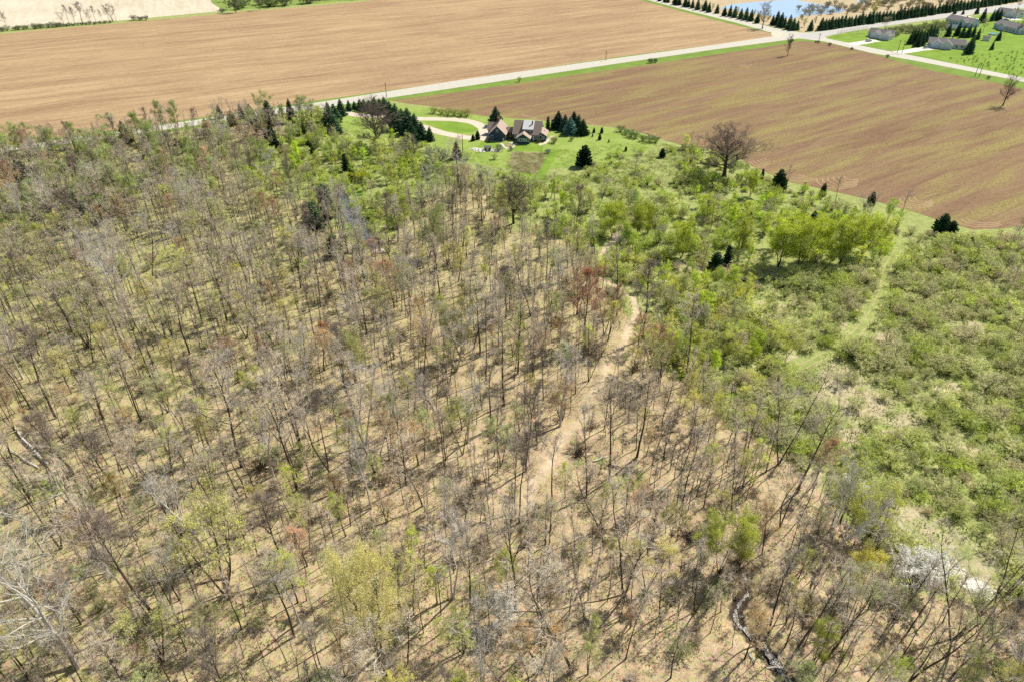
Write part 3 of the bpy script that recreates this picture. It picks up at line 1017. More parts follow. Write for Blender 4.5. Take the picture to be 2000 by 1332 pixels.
def plant(name, kitname, x, y, h, label, cat, color, group=None, wide=1.0, lean=(0, 0.000), rz=None, z=None):
    T, C = KIT[kitname][:2]
    base = {'bare': 20, 'pale': 20, 'dark': 20, 'bud': 16, 'leafy': 12, 'lime': 12, 'oak': 16, 'oak_two': 16, 'maple': 22, 'sycamore': 24, 'pole': 11, 'shrub': 3, 'blossom': 4.4,
            'spruce': 9, 'cedar': 6, 'pine': 14, 'juniper': 5}[kitname.rstrip('0123456789')]
    s = h / base
    if z is None:
        z = float(terrain_z(np.array([x]), np.array([y]))[0])
    e = empty(name, (x, y, z), 0, label, cat, group)
    e.rotation_euler = (lean[0], lean[1], RNG.uniform(0, 6.28) if rz is None else rz)
    e.rotation_mode = 'XYZ'
    e.scale = (s * wide, s * wide, s)
    t = link('trunk', T, e)
    c = link('crown', C, e)
    c.color = (*color, 1)
    t.color = (*color, 1)
    return e


def hero(name, kitname, px, base, top, label, cat, color, group=None, wide=1.0, lean=(0, 0.000), rad=3.0):
    x, y = gp(px, base)
    PLACED.append((x, y, rad))
    return plant(name, kitname, x, y, max(.5, hgt(px, base, top)), label, cat, color, group, wide, lean)


# ---- trees told apart one by one ----
H_ = hero
H_('yellow_tree', 'maple', 744, 1278, 1100, 'large yellow-green maple with forked trunk at the bottom of the woods', 'tree', (.90, .84, .30), wide=.68, rad=6)
H_('yellow_tree', 'bud4', 440, 1160, 985, 'yellow-green tree with leaning trunks over the leaf litter at lower left', 'tree', (.86, .86, .26), wide=1.1, lean=(0, -.12), rad=5)
H_('yellow_tree', 'bud2', 318, 1290, 1200, 'small lime-green leafing tree just left of the big yellow maple', 'tree', (.74, .76, .26), wide=1.3)
H_('oak_tree', 'oak', 1415, 345, 270, 'wide round bare oak with dark limbs at the edge of the brown field', 'tree', (.46, .30, .24), wide=1.85, rad=8)
H_('oak_tree', 'oak', 738, 290, 216, 'wide bare oak with twisting dark limbs in front of the spruce row', 'tree', (.34, .30, .27), wide=1.3, rad=8)
H_('oak_tree', 'oak', 1003, 437, 362, 'dark bare oak with heavy low limbs where the bare woods meet green thicket', 'tree', (.30, .22, .18), wide=1.1, rad=6)
H_('oak_tree', 'oak_two', 1489, 57, 14, 'bare tree standing by the far side road in front of the pond', 'tree', (.32, .26, .22), rad=6)
H_('oak_tree', 'oak_two', 1538, 110, 76, 'small leaning bare tree alone inside the brown field near the crossroads', 'tree', (.30, .28, .18), wide=.7, lean=(0, 0.045))
H_('oak_tree', 'oak_two', 1958, 207, 158, 'bare tree alone in the brown field at the right edge', 'tree', (.28, .24, .20), wide=1.0, lean=(0, 0.054))
H_('pale_tree', 'sycamore', 150, 1300, 1095, 'large pale white-limbed sycamore at the lower left corner', 'tree', (.5, .47, .42), wide=.95, lean=(0, -.05), rad=7)
H_('pale_tree', 'pale0', 340, 1200, 1085, 'pale white-twigged bare tree between the sycamore and the yellow maple', 'tree', (.5, .47, .42), wide=1.0)
H_('pale_tree', 'sycamore', 238, 610, 470, 'tall bare tree with broad whitish crown in the left woods', 'tree', (.48, .42, .38), wide=.8, lean=(0, -.1), rad=7)
H_('pale_tree', 'pale1', 605, 540, 440, 'pale pinkish-grey bare tree left of the woodland pool', 'tree', (.5, .40, .36), wide=1.1, rad=5)
H_('pale_tree', 'pale0', 195, 385, 315, 'whitish bare tree among dark conifers at the left', 'tree', (.5, .5, .48), wide=1.1, rad=5)
H_('pale_tree', 'pale1', 795, 505, 440, 'slim white-limbed dead tree right of the wooden dock', 'tree', (.5, .5, .48))
H_('pale_tree', 'pale0', 700, 455, 385, 'pale bare tree leaning over the woodland pool', 'tree', (.5, .5, .52), wide=1.2, lean=(0, -.2))
H_('pale_tree', 'pale1', 720, 478, 400, 'pale tangled bare tree at the near end of the woodland pool', 'tree', (.5, .5, .52), wide=1.2, lean=(0, -.3))
for i, (px_, b_, t_) in enumerate(((652, 398, 352), (668, 412, 362), (662, 440, 380), (684, 446, 392), (700, 470, 410), (690, 488, 425), (712, 494, 432), (676, 470, 405), (640, 415, 362), (728, 500, 445))):
    H_('pale_tree', 'pale%d' % (i % 2), px_, b_, t_, '%s pale leafless tree along the near bank of the woodland pool, counted from its head' % 'first second third fourth fifth sixth seventh eighth ninth tenth'.split()[i], 'tree', (.6, .6, .62), wide=1.0, lean=(0, -.12), rad=1)
H_('rust_tree', 'bud0', 645, 700, 628, 'small rust-orange budding tree in the middle of the left woods', 'tree', (.50, .20, .07), rad=4)
H_('rust_tree', 'bud1', 1140, 665, 525, 'tall tree with reddish orange crown beside the dirt track', 'tree', (.52, .22, .13), rad=4)
H_('rust_tree', 'bud2', 1180, 655, 560, 'shorter reddish tree just right of the tall red-crowned tree', 'tree', (.48, .26, .17))
H_('rust_tree', 'bud3', 770, 600, 505, 'orange-brown budding tree below the wooden dock', 'tree', (.48, .27, .13), wide=1.2)
H_('rust_tree', 'bud1', 60, 320, 258, 'reddish budding tree at the top left edge of the woods', 'tree', (.50, .26, .17))
H_('rust_tree', 'bud0', 30, 385, 310, 'rust-red budding tree at the left edge below the road', 'tree', (.48, .22, .15))
H_('rust_tree', 'bud3', 545, 450, 385, 'russet tree at the green edge of the left woods', 'tree', (.46, .22, .13))
H_('rust_tree', 'bud4', 520, 440, 375, 'amber budding tree left of the woodland pool', 'tree', (.54, .36, .12))
H_('rust_tree', 'bud0', 1290, 735, 640, 'orange-tinted budding tree beside the track in the right part of the woods', 'tree', (.50, .34, .15))
H_('rust_tree', 'bud3', 240, 1010, 930, 'orange-yellow budding tree left of the leaning yellow-green tree', 'tree', (.58, .42, .12))
H_('rust_tree', 'bud4', 260, 930, 860, 'peach-tinted bare tree in the left woods above the orange-yellow one', 'tree', (.52, .34, .18))
H_('rust_tree', 'bud0', 290, 1320, 1260, 'small orange-brown tree at the bottom edge left of the maple', 'tree', (.50, .30, .16))
H_('grey_tree', 'bare4', 1770, 1335, 1150, 'tall leaning grey tree at the bottom right corner', 'tree', C_GREY, lean=(0, 0), wide=.8, rad=5)
H_('grey_tree', 'bare0', 918, 1198, 1050, 'dark-trunked bare tree casting a long shadow right of the yellow maple', 'tree', C_GREY, wide=1.1)
H_('grey_tree', 'bare3', 574, 1242, 1090, 'sturdy bare tree with long shadow left of the yellow maple', 'tree', C_GREY, wide=1.1)
H_('grey_tree', 'bare2', 1078, 977, 845, 'tall slender bare tree beside the sandy end of the dirt track', 'tree', C_GREY)
H_('grey_tree', 'bare4', 1005, 1000, 880, 'many-limbed bare tree left of the dirt track', 'tree', C_GREY)
H_('grey_tree', 'bare1', 1218, 1160, 985, 'grey-crowned forked tree in the gully right of centre', 'tree', (.36, .34, .32), wide=1.2, lean=(0, 0.023))
H_('grey_tree', 'bare0', 1040, 735, 610, 'bare tree with brushy grey crown among slender trunks near the track', 'tree', (.36, .30, .28))
H_('grey_tree', 'bare4', 925, 680, 560, 'tall dark-trunked bare tree with high crown at mid woods', 'tree', C_GREY)
H_('grey_tree', 'bare1', 505, 285, 205, 'tall pale green bushy tree by the gravel road', 'tree', (.40, .42, .24), wide=1.2)
H_('pale_tree', 'pale0', 1600, 1110, 960, 'grey leaning bare tree by the right edge of the woods', 'tree', (.44, .40, .34), lean=(0, 0.090))
H_('grey_tree', 'bare3', 1330, 990, 840, 'tall leaning dark tree right of the green gully', 'tree', C_GREY, lean=(0, 0.068))
H_('grey_tree', 'bare0', 1560, 1260, 1100, 'dark leaning tree right of the stream', 'tree', C_GREY, lean=(0, 0.113))
H_('grey_tree', 'bare2', 1500, 1240, 1080, 'slim leaning tree rooted on the stream bank', 'tree', C_GREY, lean=(0, 0.099))
H_('grey_tree', 'bare3', 1610, 1290, 1130, 'forked dark tree right of the foaming creek', 'tree', C_GREY, lean=(0, 0.135))
H_('leafy_tree', 'leafy0', 1640, 1020, 925, 'yellow-green leafing tree at the right edge of the woods', 'tree', (.66, .72, .20), wide=1.1)
H_('leafy_tree', 'leafy1', 1695, 1050, 965, 'bright yellow-green tree beside the dry meadow', 'tree', (.72, .76, .18), wide=1.2)
H_('leafy_tree', 'leafy4', 1665, 1150, 1080, 'yellow-leafed tree left of the white blossom', 'tree', (.78, .72, .16), wide=1.1)
H_('leafy_tree', 'lime0', 1440, 1110, 1020, 'lime-green tree above the stream bend', 'tree', (.60, .66, .12), wide=.75)
H_('leafy_tree', 'lime1', 1375, 1100, 1020, 'small bright green tree left of the stream bend', 'tree', (.60, .68, .12), wide=.7)
H_('leafy_tree', 'lime0', 1590, 1290, 1230, 'small bright lime tree by the creek', 'tree', (.62, .70, .12), wide=.7)
H_('leafy_tree', 'leafy4', 695, 745, 655, 'spreading pale yellow-green tree in the centre of the woods', 'tree', (.46, .47, .18), wide=1.4, rad=5)
H_('leafy_tree', 'leafy1', 900, 700, 600, 'thin yellow-green tree in the centre of the woods', 'tree', (.46, .46, .14), wide=.9)
H_('leafy_tree', 'leafy0', 345, 255, 205, 'tall bright green tree beside the road at the top of the left woods', 'tree', (.42, .56, .12), wide=.9)
H_('leafy_tree', 'leafy3', 318, 262, 208, 'pale green airy tree left of the bright one beside the road', 'tree', (.44, .50, .2), wide=.9)
H_('leafy_tree', 'leafy4', 790, 440, 390, 'round lime-green tree right of the woodland pool', 'tree', (.48, .56, .12), wide=1.2)
H_('leafy_tree', 'leafy2', 840, 500, 418, 'tall pale lime tree standing in bare woods below the house', 'tree', (.44, .52, .14))
for (px, b, tp, kn, wd, lb) in ((1520, 522, 440, 'leafy2', 1.5, 'leftmost of the bright lime-green tree clump in the thicket'),
                                (1560, 520, 435, 'leafy0', 1.5, 'bright lime-green tree second from left in the clump'),
                                (1600, 505, 440, 'leafy4', 1.3, 'paler lime tree behind the middle of the bright clump'),
                                (1640, 515, 437, 'leafy2', 1.5, 'largest bright lime-green tree in the clump'),
                                (1684, 498, 435, 'leafy0', 1.5, 'rightmost bright lime-green tree of the clump'),
                                (1195, 462, 405, 'leafy2', 1.3, 'bright green tree where the dirt track leaves the thicket'),
                                (1378, 430, 385, 'leafy3', 1.1, 'lime-green tree in the thicket below the big oak'),
                                (1465, 385, 343, 'leafy0', 1.2, 'yellow-green tree right of the big oak'),
                                (1245, 465, 410, 'leafy4', 1.1, 'lime tree right of the top of the dirt track'),
                                (1265, 455, 405, 'leafy1', 1.1, 'slim lime tree second right of the track'),
                                (1330, 505, 440, 'leafy2', 1.1, 'lime tree above the grassy gap in the thicket'),
                                (1440, 510, 440, 'leafy1', 1.2, 'green tree between the dark cedar and the lime clump')):
    H_('leafy_tree', 'lime%d' % RNG.randrange(2), px, b, tp, lb, 'tree', lum((.58, .68, .06), RNG.uniform(.8, 1.1)), wide=wd * .9, rad=4)
H_('blossom_tree', 'blossom', 1785, 1150, 1092, 'spreading white-blossomed shrub by the stony creek bed', 'tree', (.8, .8, .75), wide=.85, lean=(0, 0.045), rad=4)
H_('blossom_tree', 'blossom', 980, 1215, 1158, 'small white-blossomed tree on the litter right of the yellow maple', 'tree', (.8, .8, .75), wide=.5)
H_('blossom_tree', 'blossom', 1660, 960, 935, 'low pale blossoming bush at the woods edge', 'tree', (.8, .8, .75), wide=1.0)
# hand placed shrubs of the yard
for (px, b, tp, col_, wd, lb) in ((852, 322, 285, (.30, .33, .22), 1.3, 'large grey-green round bush on the lawn below the driveway'),
                                  (805, 300, 278, (.32, .38, .14), 1.5, 'pale green bush below the spruces'),
                                  (785, 306, 285, (.34, .34, .2), 1.2, 'brownish green bush beside the bare oak'),
                                  (1082, 280, 266, (.40, .42, .16), .9, 'small yellow-green bush in a ring bed right of the house'),
                                  (1116, 276, 266, (.20, .28, .08), .9, 'small round green bush on the lawn'),
                                  (996, 272, 261, (.34, .42, .07), 1.3, 'round yellow-green tree between garage and sunroom'),
                                  (998, 295, 286, (.12, .12, .06), 1.0, 'dark round bush by the flower bed'),
                                  (975, 295, 283, (.22, .30, .10), 1.4, 'green bush at the top corner of the garden'),
                                  (1052, 280, 271, (.10, .14, .05), 1.1, 'dark clipped bush right of the sunroom'),
                                  (1070, 300, 290, (.20, .28, .24), .9, 'blue-green bush at the garden corner'),
                                  (1014, 124, 116, (.38, .52, .08), 1.0, 'lone bright bush on the roadside verge'),
                                  (955, 278, 270, (.14, .13, .07), 1.0, 'dark low bush at the garage corner')):
    if px == 1014:
        b, tp = 161, 151
    H_('yard_bush', 'shrub%d' % RNG.randrange(5), px, b, tp, lb, 'bush', col_, wide=wd, rad=1.5)
for i, (px, b) in enumerate(((848, 222), (862, 224), (875, 226), (888, 227), (900, 228), (912, 228))):
    H_('hedge_bush', 'shrub%d' % (i % 3), px, b, b - 12, 'yellow-green bush, number %s along the hedge by the driveway' % ('one two three four five six'.split()[i]), 'bush', (.40, .44, .07), 'bushes of the driveway hedge', wide=1.3, rad=1)
for i, (px, b) in enumerate(((1212, 258), (1222, 263), (1232, 268), (1242, 271), (1255, 276), (1268, 278), (1280, 279))):
    H_('hedge_bush', 'shrub%d' % (i % 3), px, b, b - 12, 'dark green bush of the field hedge, %s from its house end' % ('first second third fourth fifth sixth seventh'.split()[i]), 'bush', (.16, .26, .05), 'bushes of the field edge hedge', wide=1.2, rad=1)
# verge bushes along the roads
for (px, b, tp, lb) in ((1270, 124, 113, 'dark double bush beside the gravel road in the brown field verge'), (1280, 123, 114, 'thin bush right of the dark double bush'),
                        (1593, 84, 79, 'small dark bush just below the crossroads'), (1598, 85, 79, 'second small dark bush below the crossroads'),
                        (1620, 90, 83, 'dark bush left of the side road verge'), (1663, 98, 92, 'dark bush in the verge across from the first driveway'),
                        (1733, 113, 106, 'dark bush in the verge across from the second driveway'), (1930, 155, 148, 'dark bush in the verge near the right edge'),
                        (1545, 84, 75, 'dark leafy bush behind the leaning field tree')):
    H_('verge_bush', 'shrub3', px, b, tp, lb, 'bush', (.10, .16, .05), wide=.9, rad=1)

# ---- conifers ----
SPR = 'dark spruces of the row behind the bare oak'
for i, (px, b, tp) in enumerate(((625, 228, 212), (645, 248, 200), (655, 240, 203), (667, 226, 194), (682, 217, 196), (693, 214, 198), (704, 216, 194), (712, 218, 194), (722, 216, 195), (733, 220, 190), (743, 222, 193),
                                 (752, 222, 190), (763, 238, 198), (775, 254, 203), (786, 250, 212), (798, 262, 211), (812, 270, 222), (806, 278, 240), (824, 274, 238), (840, 276, 248), (655, 262, 225), (648, 255, 222))):
    H_('spruce_tree', 'spruce%d' % (i % 3), px, b, tp, 'dark spruce, ' + ['first', 'second', 'third', 'fourth', 'fifth', 'sixth', 'seventh', 'eighth', 'ninth', 'tenth', 'eleventh', 'twelfth', 'thirteenth', 'fourteenth',
       'fifteenth', 'sixteenth', 'seventeenth', 'eighteenth', 'nineteenth', 'twentieth', 'lowest left', 'second lowest left'][i] + ' of the row behind the bare oak', 'spruce', C_SPRUCE, SPR, wide=1.35, rad=2)
for (px, b, tp, k, col_, wd, lb) in (
        (968, 246, 208, 'spruce2', C_SPRUCE, 1.0, 'tall dark spruce behind the garage'),
        (1090, 252, 217, 'spruce2', (.07, .13, .10), 1.0, 'leftmost blue spruce in the group right of the house'),
        (1103, 256, 224, 'spruce0', C_SPRUCE, .95, 'dark spruce second in the group right of the house'),
        (1113, 263, 228, 'spruce2', C_BLUE, 1.05, 'pale blue spruce in front of the group'),
        (1120, 250, 218, 'spruce0', (.05, .10, .07), 1.0, 'tall spruce at the back of the group'),
        (1129, 258, 224, 'spruce1', C_SPRUCE, 1.0, 'dark spruce behind the rightmost of the group'),
        (1138, 264, 233, 'spruce2', C_DARK, 1.05, 'rightmost dark spruce of the group right of the house'),
        (1070, 256, 228, 'cedar', C_SPRUCE, 1.2, 'columnar evergreen nearest the house on its right'),
        (1078, 254, 234, 'cedar', C_SPRUCE, 1.1, 'slim columnar evergreen beside the blue spruce'),
        (1063, 271, 255, 'cedar', C_DARK, 1.0, 'narrow evergreen at the right front corner of the house'),
        (1141, 325, 284, 'juniper', (.035, .07, .035), 1.1, 'large dark rounded evergreen on the lawn below the house'),
        (892, 310, 275, 'spruce1', (.04, .085, .04), .9, 'dark spruce beside the utility pole'),
        (924, 276, 263, 'juniper', (.07, .12, .04), .9, 'small dark evergreen at the driveway, the left one'),
        (933, 273, 256, 'juniper', (.07, .12, .04), .8, 'taller small evergreen at the driveway'),
        (1160, 260, 250, 'juniper', C_DARK, .8, 'little dark evergreen on the lawn, nearest the spruce group'),
        (1175, 261, 249, 'juniper', C_DARK, .8, 'little dark evergreen near the field, second from the spruce group'),
        (1171, 274, 262, 'juniper', C_DARK, .8, 'little dark evergreen in the middle of the right lawn'),
        (1157, 268, 261, 'juniper', C_DARK, .6, 'tiny evergreen left on the right lawn'),
        (1189, 279, 272, 'juniper', C_DARK, .6, 'tiny evergreen right on the lawn'),
        (1222, 296, 286, 'juniper', C_DARK, .7, 'tiny dark evergreen in rough grass below the hedge'),
        (1293, 308, 290, 'juniper', (.06, .12, .04), 1.0, 'dark evergreen at the left foot of the thicket beside the oak'),
        (1519, 372, 331, 'juniper', C_DARK, .95, 'largest dark cedar on the brown field border'),
        (1487, 352, 330, 'cedar', C_DARK, 1.2, 'slim dark cedar left of the largest one'),
        (1606, 383, 358, 'juniper', C_DARK, .7, 'second dark cedar along the field border'),
        (1700, 400, 375, 'juniper', C_DARK, .8, 'third dark cedar along the field border'),
        (1585, 442, 413, 'juniper', C_DARK, .8, 'dark cedar behind the lime tree clump'),
        (1836, 455, 418, 'juniper', (.07, .15, .06), 1.1, 'dark rounded tree by the grass path near the right edge'),
        (1855, 458, 432, 'juniper', (.10, .18, .08), 1.2, 'greener bushy evergreen beside the dark rounded tree'),
        (1395, 530, 492, 'juniper', C_DARK, 1.0, 'dark cedar in the middle of the thicket'),
        (1418, 522, 480, 'cedar', C_DARK, 1.3, 'tall narrow cedar behind the mid-thicket one'),
        (1896, 477, 462, 'juniper', C_DARK, .9, 'small dark cedar in the right meadow'),
        (795, 326, 308, 'juniper', (.04, .09, .04), .8, 'small dark evergreen on the grass left of the grey bush'),
        (676, 335, 300, 'cedar', C_DARK, 1.4, 'narrow dark cedar in the green thicket'),
        (688, 348, 318, 'cedar', C_DARK, 1.4, 'narrow dark cedar next to the yellow bush'),
        (638, 425, 362, 'cedar', C_DARK, 2.0, 'tall dark cedar at the head of the woodland pool'),
        (655, 500, 460, 'cedar', (.08, .12, .04), 2.2, 'olive cedar left of the wooden dock'),
        (620, 470, 392, 'pine', (.07, .13, .06), 1.1, 'green pine rising through bare trees left of the pool'),
        (570, 240, 193, 'spruce1', (.05, .09, .05), .75, 'tall narrow spruce where the woods meet the road'),
        (430, 232, 206, 'spruce0', (.05, .09, .05), .9, 'spruce at the roadside in the left woods'),
        (455, 246, 217, 'juniper', C_SPRUCE, .9, 'dark cedar by the road in the left woods'),
        (472, 232, 203, 'spruce1', (.05, .09, .05), .8, 'spruce just right of the roadside cedar'),
        (492, 240, 203, 'spruce2', (.10, .14, .07), .9, 'pale green spruce by the road'),
        (528, 245, 196, 'spruce2', (.10, .15, .09), .9, 'grey-green spruce left of the tall narrow one'),
        (248, 280, 236, 'spruce1', (.05, .09, .05), .9, 'dark-topped pine standing above the left woods'),
        (214, 288, 256, 'cedar', (.05, .08, .05), 1.2, 'small dark cedar top in the left woods'),
        (62, 405, 345, 'pine', (.06, .10, .04), .9, 'dark olive pine at the left edge'),
        (160, 440, 368, 'pine', (.05, .09, .035), 1.4, 'big dark pine in the left woods'),
        (200, 430, 375, 'pine', (.05, .09, .035), 1.2, 'dark pine right of the big one in the left woods'),
        (90, 425, 385, 'pine', (.06, .10, .04), 1.2, 'low dark pine left of the big one'),
        (530, 275, 245, 'juniper', (.09, .16, .05), 1.1, 'dark green cedar below the road right of the bushy tree')):
    H_('evergreen_tree', k, px, b, tp, lb, 'evergreen', col_, wide=wd * (1.3 if k.startswith('spruce') else 1.1), rad=2.5)
H_('yellow_bush', 'shrub3', 702, 350, 330, 'bright yellow bush in the green thicket', 'bush', (.65, .66, .03), wide=1.4)
H_('yellow_bush', 'shrub3', 1365, 660, 640, 'vivid yellow-green bush in the middle thicket', 'bush', (.50, .55, .03), wide=1.3)

# windbreaks of spruces behind the crossroads
wb = []
for i in range(58):
    t = i / 57
    px = 1603 + (1990 - 1603) * t ** 1.03
    b = 60 - 57 * t + 2.0 * math.sin(math.pi * t)
    wb.append((px + RNG.uniform(-1, 1), b + RNG.uniform(-.5, .5), RNG.uniform(.85, 1.12)))
WL = ['near the crossroads', 'opposite the first house', 'across from the curve of the highway', 'above the second house', 'toward the right edge']
for i, (px, b, k) in enumerate(wb):
    x, y = gp(px, b)
    plant('windbreak_spruce', 'spruce%d' % (i % 3), x, y, 8.6 * k, '%s dark spruce from the crossroads in the long highway windbreak' % nth(i), 'spruce', lum(C_SPRUCE, RNG.uniform(.8, 1.4)), 'spruces of the highway windbreak', wide=1.15)
for i, (px, b, h) in enumerate(((1582, 61, 11), (1556, 60, 10), (1548, 60, 12), (1540, 58, 14), (1531, 55, 11), (1524, 53, 14), (1516, 50, 14), (1508, 49, 10), (1478, 46, 10), (1466, 42, 12), (1456, 40, 13), (1446, 38, 11), (1434, 35, 12),
                                (1425, 33, 12), (1414, 32, 10), (1400, 27, 10), (1384, 25, 11), (1376, 22, 12), (1362, 20, 12), (1352, 17, 10), (1344, 15, 9), (1338, 14, 12), (1326, 11, 12), (1318, 10, 12), (1304, 6, 9), (1298, 5, 9), (1288, 3, 9), (1276, 0, 9), (1268, -1, 9))):
    x, y = gp(px, b)
    plant('windbreak_spruce', 'spruce%d' % (i % 3), x, y, h * .75, '%s dark spruce from the crossroads in the row before the pond' % nth(i), 'spruce', lum(C_SPRUCE, RNG.uniform(.8, 1.5)),
          'spruces between pond and side road', wide=1.0)
for i, (px, b) in enumerate(((1370, 20), (1392, 22), (1440, 30), (1482, 38), (1340, 8), (1472, 34), (1500, 42), (1570, 54), (1590, 50), (1565, 45))):
    x, y = gp(px, b)
    plant('pond_tree', 'leafy%d' % (i % 5), x, y, RNG.uniform(4, 6.5), 'pale yellow-green tree behind the pond-side spruces, %s at %s' % (('left', 'right')[px > 1450], 'the %s spot' % nth(i)), 'tree', lum((.48, .50, .14), RNG.uniform(.8, 1.1)), 'light trees beside the pond', wide=.9)
x, y = gp(1704, 34)
plant('pond_tree', 'leafy2', x, y, 13, 'yellow tree rising behind the highway windbreak', 'tree', (.60, .58, .12), wide=.8)
# trees about the development
DG = 'dark evergreens beside the houses across the side road'
for i, (px, b, h) in enumerate(((1776, 87, 9), (1781, 86, 10), (1787, 86, 10), (1793, 88, 10), (1799, 87, 10), (1806, 83, 9), (1812, 79, 10), (1819, 78, 10), (1825, 76, 9), (1791, 92, 10), (1800, 90, 9),
                                (1850, 72, 9), (1868, 71, 10), (1878, 74, 9), (1889, 74, 9), (1899, 73, 8), (1908, 78, 8), (1891, 106, 12), (1917, 45, 11), (1936, 42, 9), (1943, 40, 9), (1950, 41, 9), (1907, 28, 8), (1864, 28, 6), (1880, 29, 5), (1936, 98, 6), (1949, 80, 7))):
    x, y = gp(px, b)
    plant('garden_spruce', 'spruce%d' % (i % 3), x, y, h, 'dark garden evergreen, ' + ('%s from left in the close row beside the widest house' % nth(i) if i < 11 else '%s from left in the spaced row behind the widest house' % nth(i - 11) if i < 17 else '%s of those standing singly between the far houses' % nth(i - 17)), 'spruce', lum(C_SPRUCE, RNG.uniform(.8, 1.3)), DG, wide=.85)
for i, (px, b, h, c_) in enumerate(((1832, 84, 9, (.36, .42, .2)), (1980, 44, 10, (.4, .42, .24)), (1998, 54, 12, (.38, .36, .24)), (1920, 62, 9, (.36, .30, .22)), (1728, 58, 9, (.3, .3, .16)), (1985, 22, 10, (.34, .26, .24)),
                                    (1990, 66, 8, (.34, .38, .12)), (1960, 74, 6, (.3, .36, .12)))):
    x, y = gp(px, b)
    plant('garden_tree', 'bud%d' % (i % 5), x, y, h, ['pale green tree behind the widest house', 'pale tree in front of the farthest house', 'pale tree at the right edge by the houses', 'bare shrubby tree between the far houses', 'grey-green tree behind the nearest house',
          'bare reddish tree by the highway at the right edge', 'green tree at the right edge below the houses', 'small green tree below the right-hand house'][i], 'tree', c_, wide=1.3)
# orchard rows
n = 0
for row in range(9):
    for k in range(15):
        px = 1862 + k * 12 + row * 4 + RNG.uniform(-7, 7)
        b = 117 - k * 2.2 + row * 5.0 + (k * .8) + RNG.uniform(-.8, .8)
        if px > 2020 or b > 152 - (2000 - px) * .2 or (px < 1900 and b < 112):
            continue
        x, y = gp(px, b)
        plant('orchard_tree', 'shrub%d' % (n % 5), x, y, RNG.uniform(.6, 1.9), 'small green orchard tree, %s along the %s row beyond the side road' % (nth(k), nth(row)), 'tree', lum((.42, .56, .12), RNG.uniform(.7, 1.2)), 'young trees of the orchard rows', wide=.8)
        n += 1
for k in range(14):
    px = 1634 + k * 4.2
    x, y = gp(px, 74 - k * .7)
    plant('row_tree', 'pole%d' % (k % 4), x, y, 5, 'small bare tree, %s from left in the short row by the nearest far house' % nth(k), 'tree', (.40, .30, .24), 'bare trees in the short row by the crossroads', wide=1.4)
for k in range(46):
    px = 1728 + (k + RNG.uniform(-.4, .4)) * 2.65
    b = RNG.uniform(-1, 14) + 62 - (px - 1728) * .13
    x, y = gp(px, b)
    plant('thicket_bush', 'shrub%d' % (k % 5), x, y, RNG.uniform(2.5, 4.5), 'grey-green bush, %s from left in the strip behind the nearest far house' % nth(k), 'bush', lum((.30, .34, .14), RNG.uniform(.8, 1.2)), 'bushes of the strip between the far houses', wide=1.0)
# hedgerow at top left
hl = ['left end', 'second', 'third', 'fourth', 'fifth', 'sixth', 'seventh', 'eighth', 'ninth', 'tenth', 'eleventh', 'twelfth', 'thirteenth', 'fourteenth']
for i, (px, b, tp, kn, wd) in enumerate(((16, 58, 22, 'bare1', .6), (2, 60, 18, 'bud1', .9), (125, 49, 24, 'bare2', .6), (137, 50, 12, 'bare0', .7), (146, 48, 14, 'bare2', .7), (162, 48, 6, 'bare3', 1.0), (178, 46, 20, 'bare2', .5), (189, 46, 14, 'bare3', .8),
                                         (201, 44, 20, 'bare2', .5), (213, 43, 16, 'bare2', .6), (222, 44, 10, 'bare1', .8), (227, 43, 14, 'bare0', .7))):
    H_('hedgerow_tree', 'dark%d' % (i % 4), px, b, tp, 'bare tree of the hedgerow between tan and stubble fields, %s along' % hl[i], 'tree', (.32, .26, .25), 'bare trees of the field hedgerow', wide=wd * 1.7, lean=(0, -.04))
for i, px in enumerate([-4, 5, 14, 32, 37, 46, 53, 68, 73, 79, 84, 95, 103, 112, 118, 124, 130, 136, 144, 152, 160, 168, 176, 186, 196, 206, 216, 262, 275, 286, 434]):
    b = 62 - px * .075
    if px > 250:
        b = 41 - (px - 260) * .03
    if px > 400:
        b = 26
    H_('hedgerow_bush', 'shrub%d' % (i % 5), px, b, b - (9 if px < 120 or px > 250 else 6), 'low bush, %s from left in the hedgerow at the stubble field edge' % nth(i), 'bush', lum((.22, .30, .12), RNG.uniform(.6, 1.2)) if px < 250 else (.12, .12, .08), 'bushes of the field hedgerow', wide=1.3)
# scrub beyond the tan field
for k in range(60):
    px = 440 + (k + RNG.uniform(-.4, .4)) * 5
    b = RNG.uniform(0, 1) ** 1.5 * -26 + 22 - (px - 440) * .085
    x, y = gp(px, b)
    c_ = RNG.choice(((.20, .32, .07), (.28, .38, .10), (.12, .20, .07), (.34, .30, .24)))
    plant('far_bush', RNG.choice(('leafy0', 'leafy2', 'shrub0', 'shrub3', 'bud1')), x, y, RNG.uniform(5, 10), 'leafy growth, %s from left in the green strip beyond the tan field' % nth(k), 'bush', c_, 'bushes of the strip beyond the tan field', wide=1.3)
H_('far_tree', 'oak', 461, 26, -4, 'brownish bare tree at the corner of the stubble field', 'tree', (.34, .24, .24), wide=.9)
H_('far_tree', 'oak_two', 508, 21, -8, 'dark bare tree beyond the tan field, second from the field corner', 'tree', (.28, .24, .22), wide=.8)
for k in range(70):
    px = 1560 + (k + RNG.uniform(-.4, .4)) * 4.9
    b = 34 - (px - 1560) * .095 + RNG.uniform(-16, 6)
    x, y = gp(px, b)
    plant('marsh_bush', 'shrub%d' % (k % 5), x, y, RNG.uniform(3, 6), 'grey brushy bush, %s from left in the marsh behind the highway windbreak' % nth(k), 'bush', lum((.36, .34, .20), RNG.uniform(.7, 1.1)), 'bushes of the marsh beside the pond', wide=1.0)
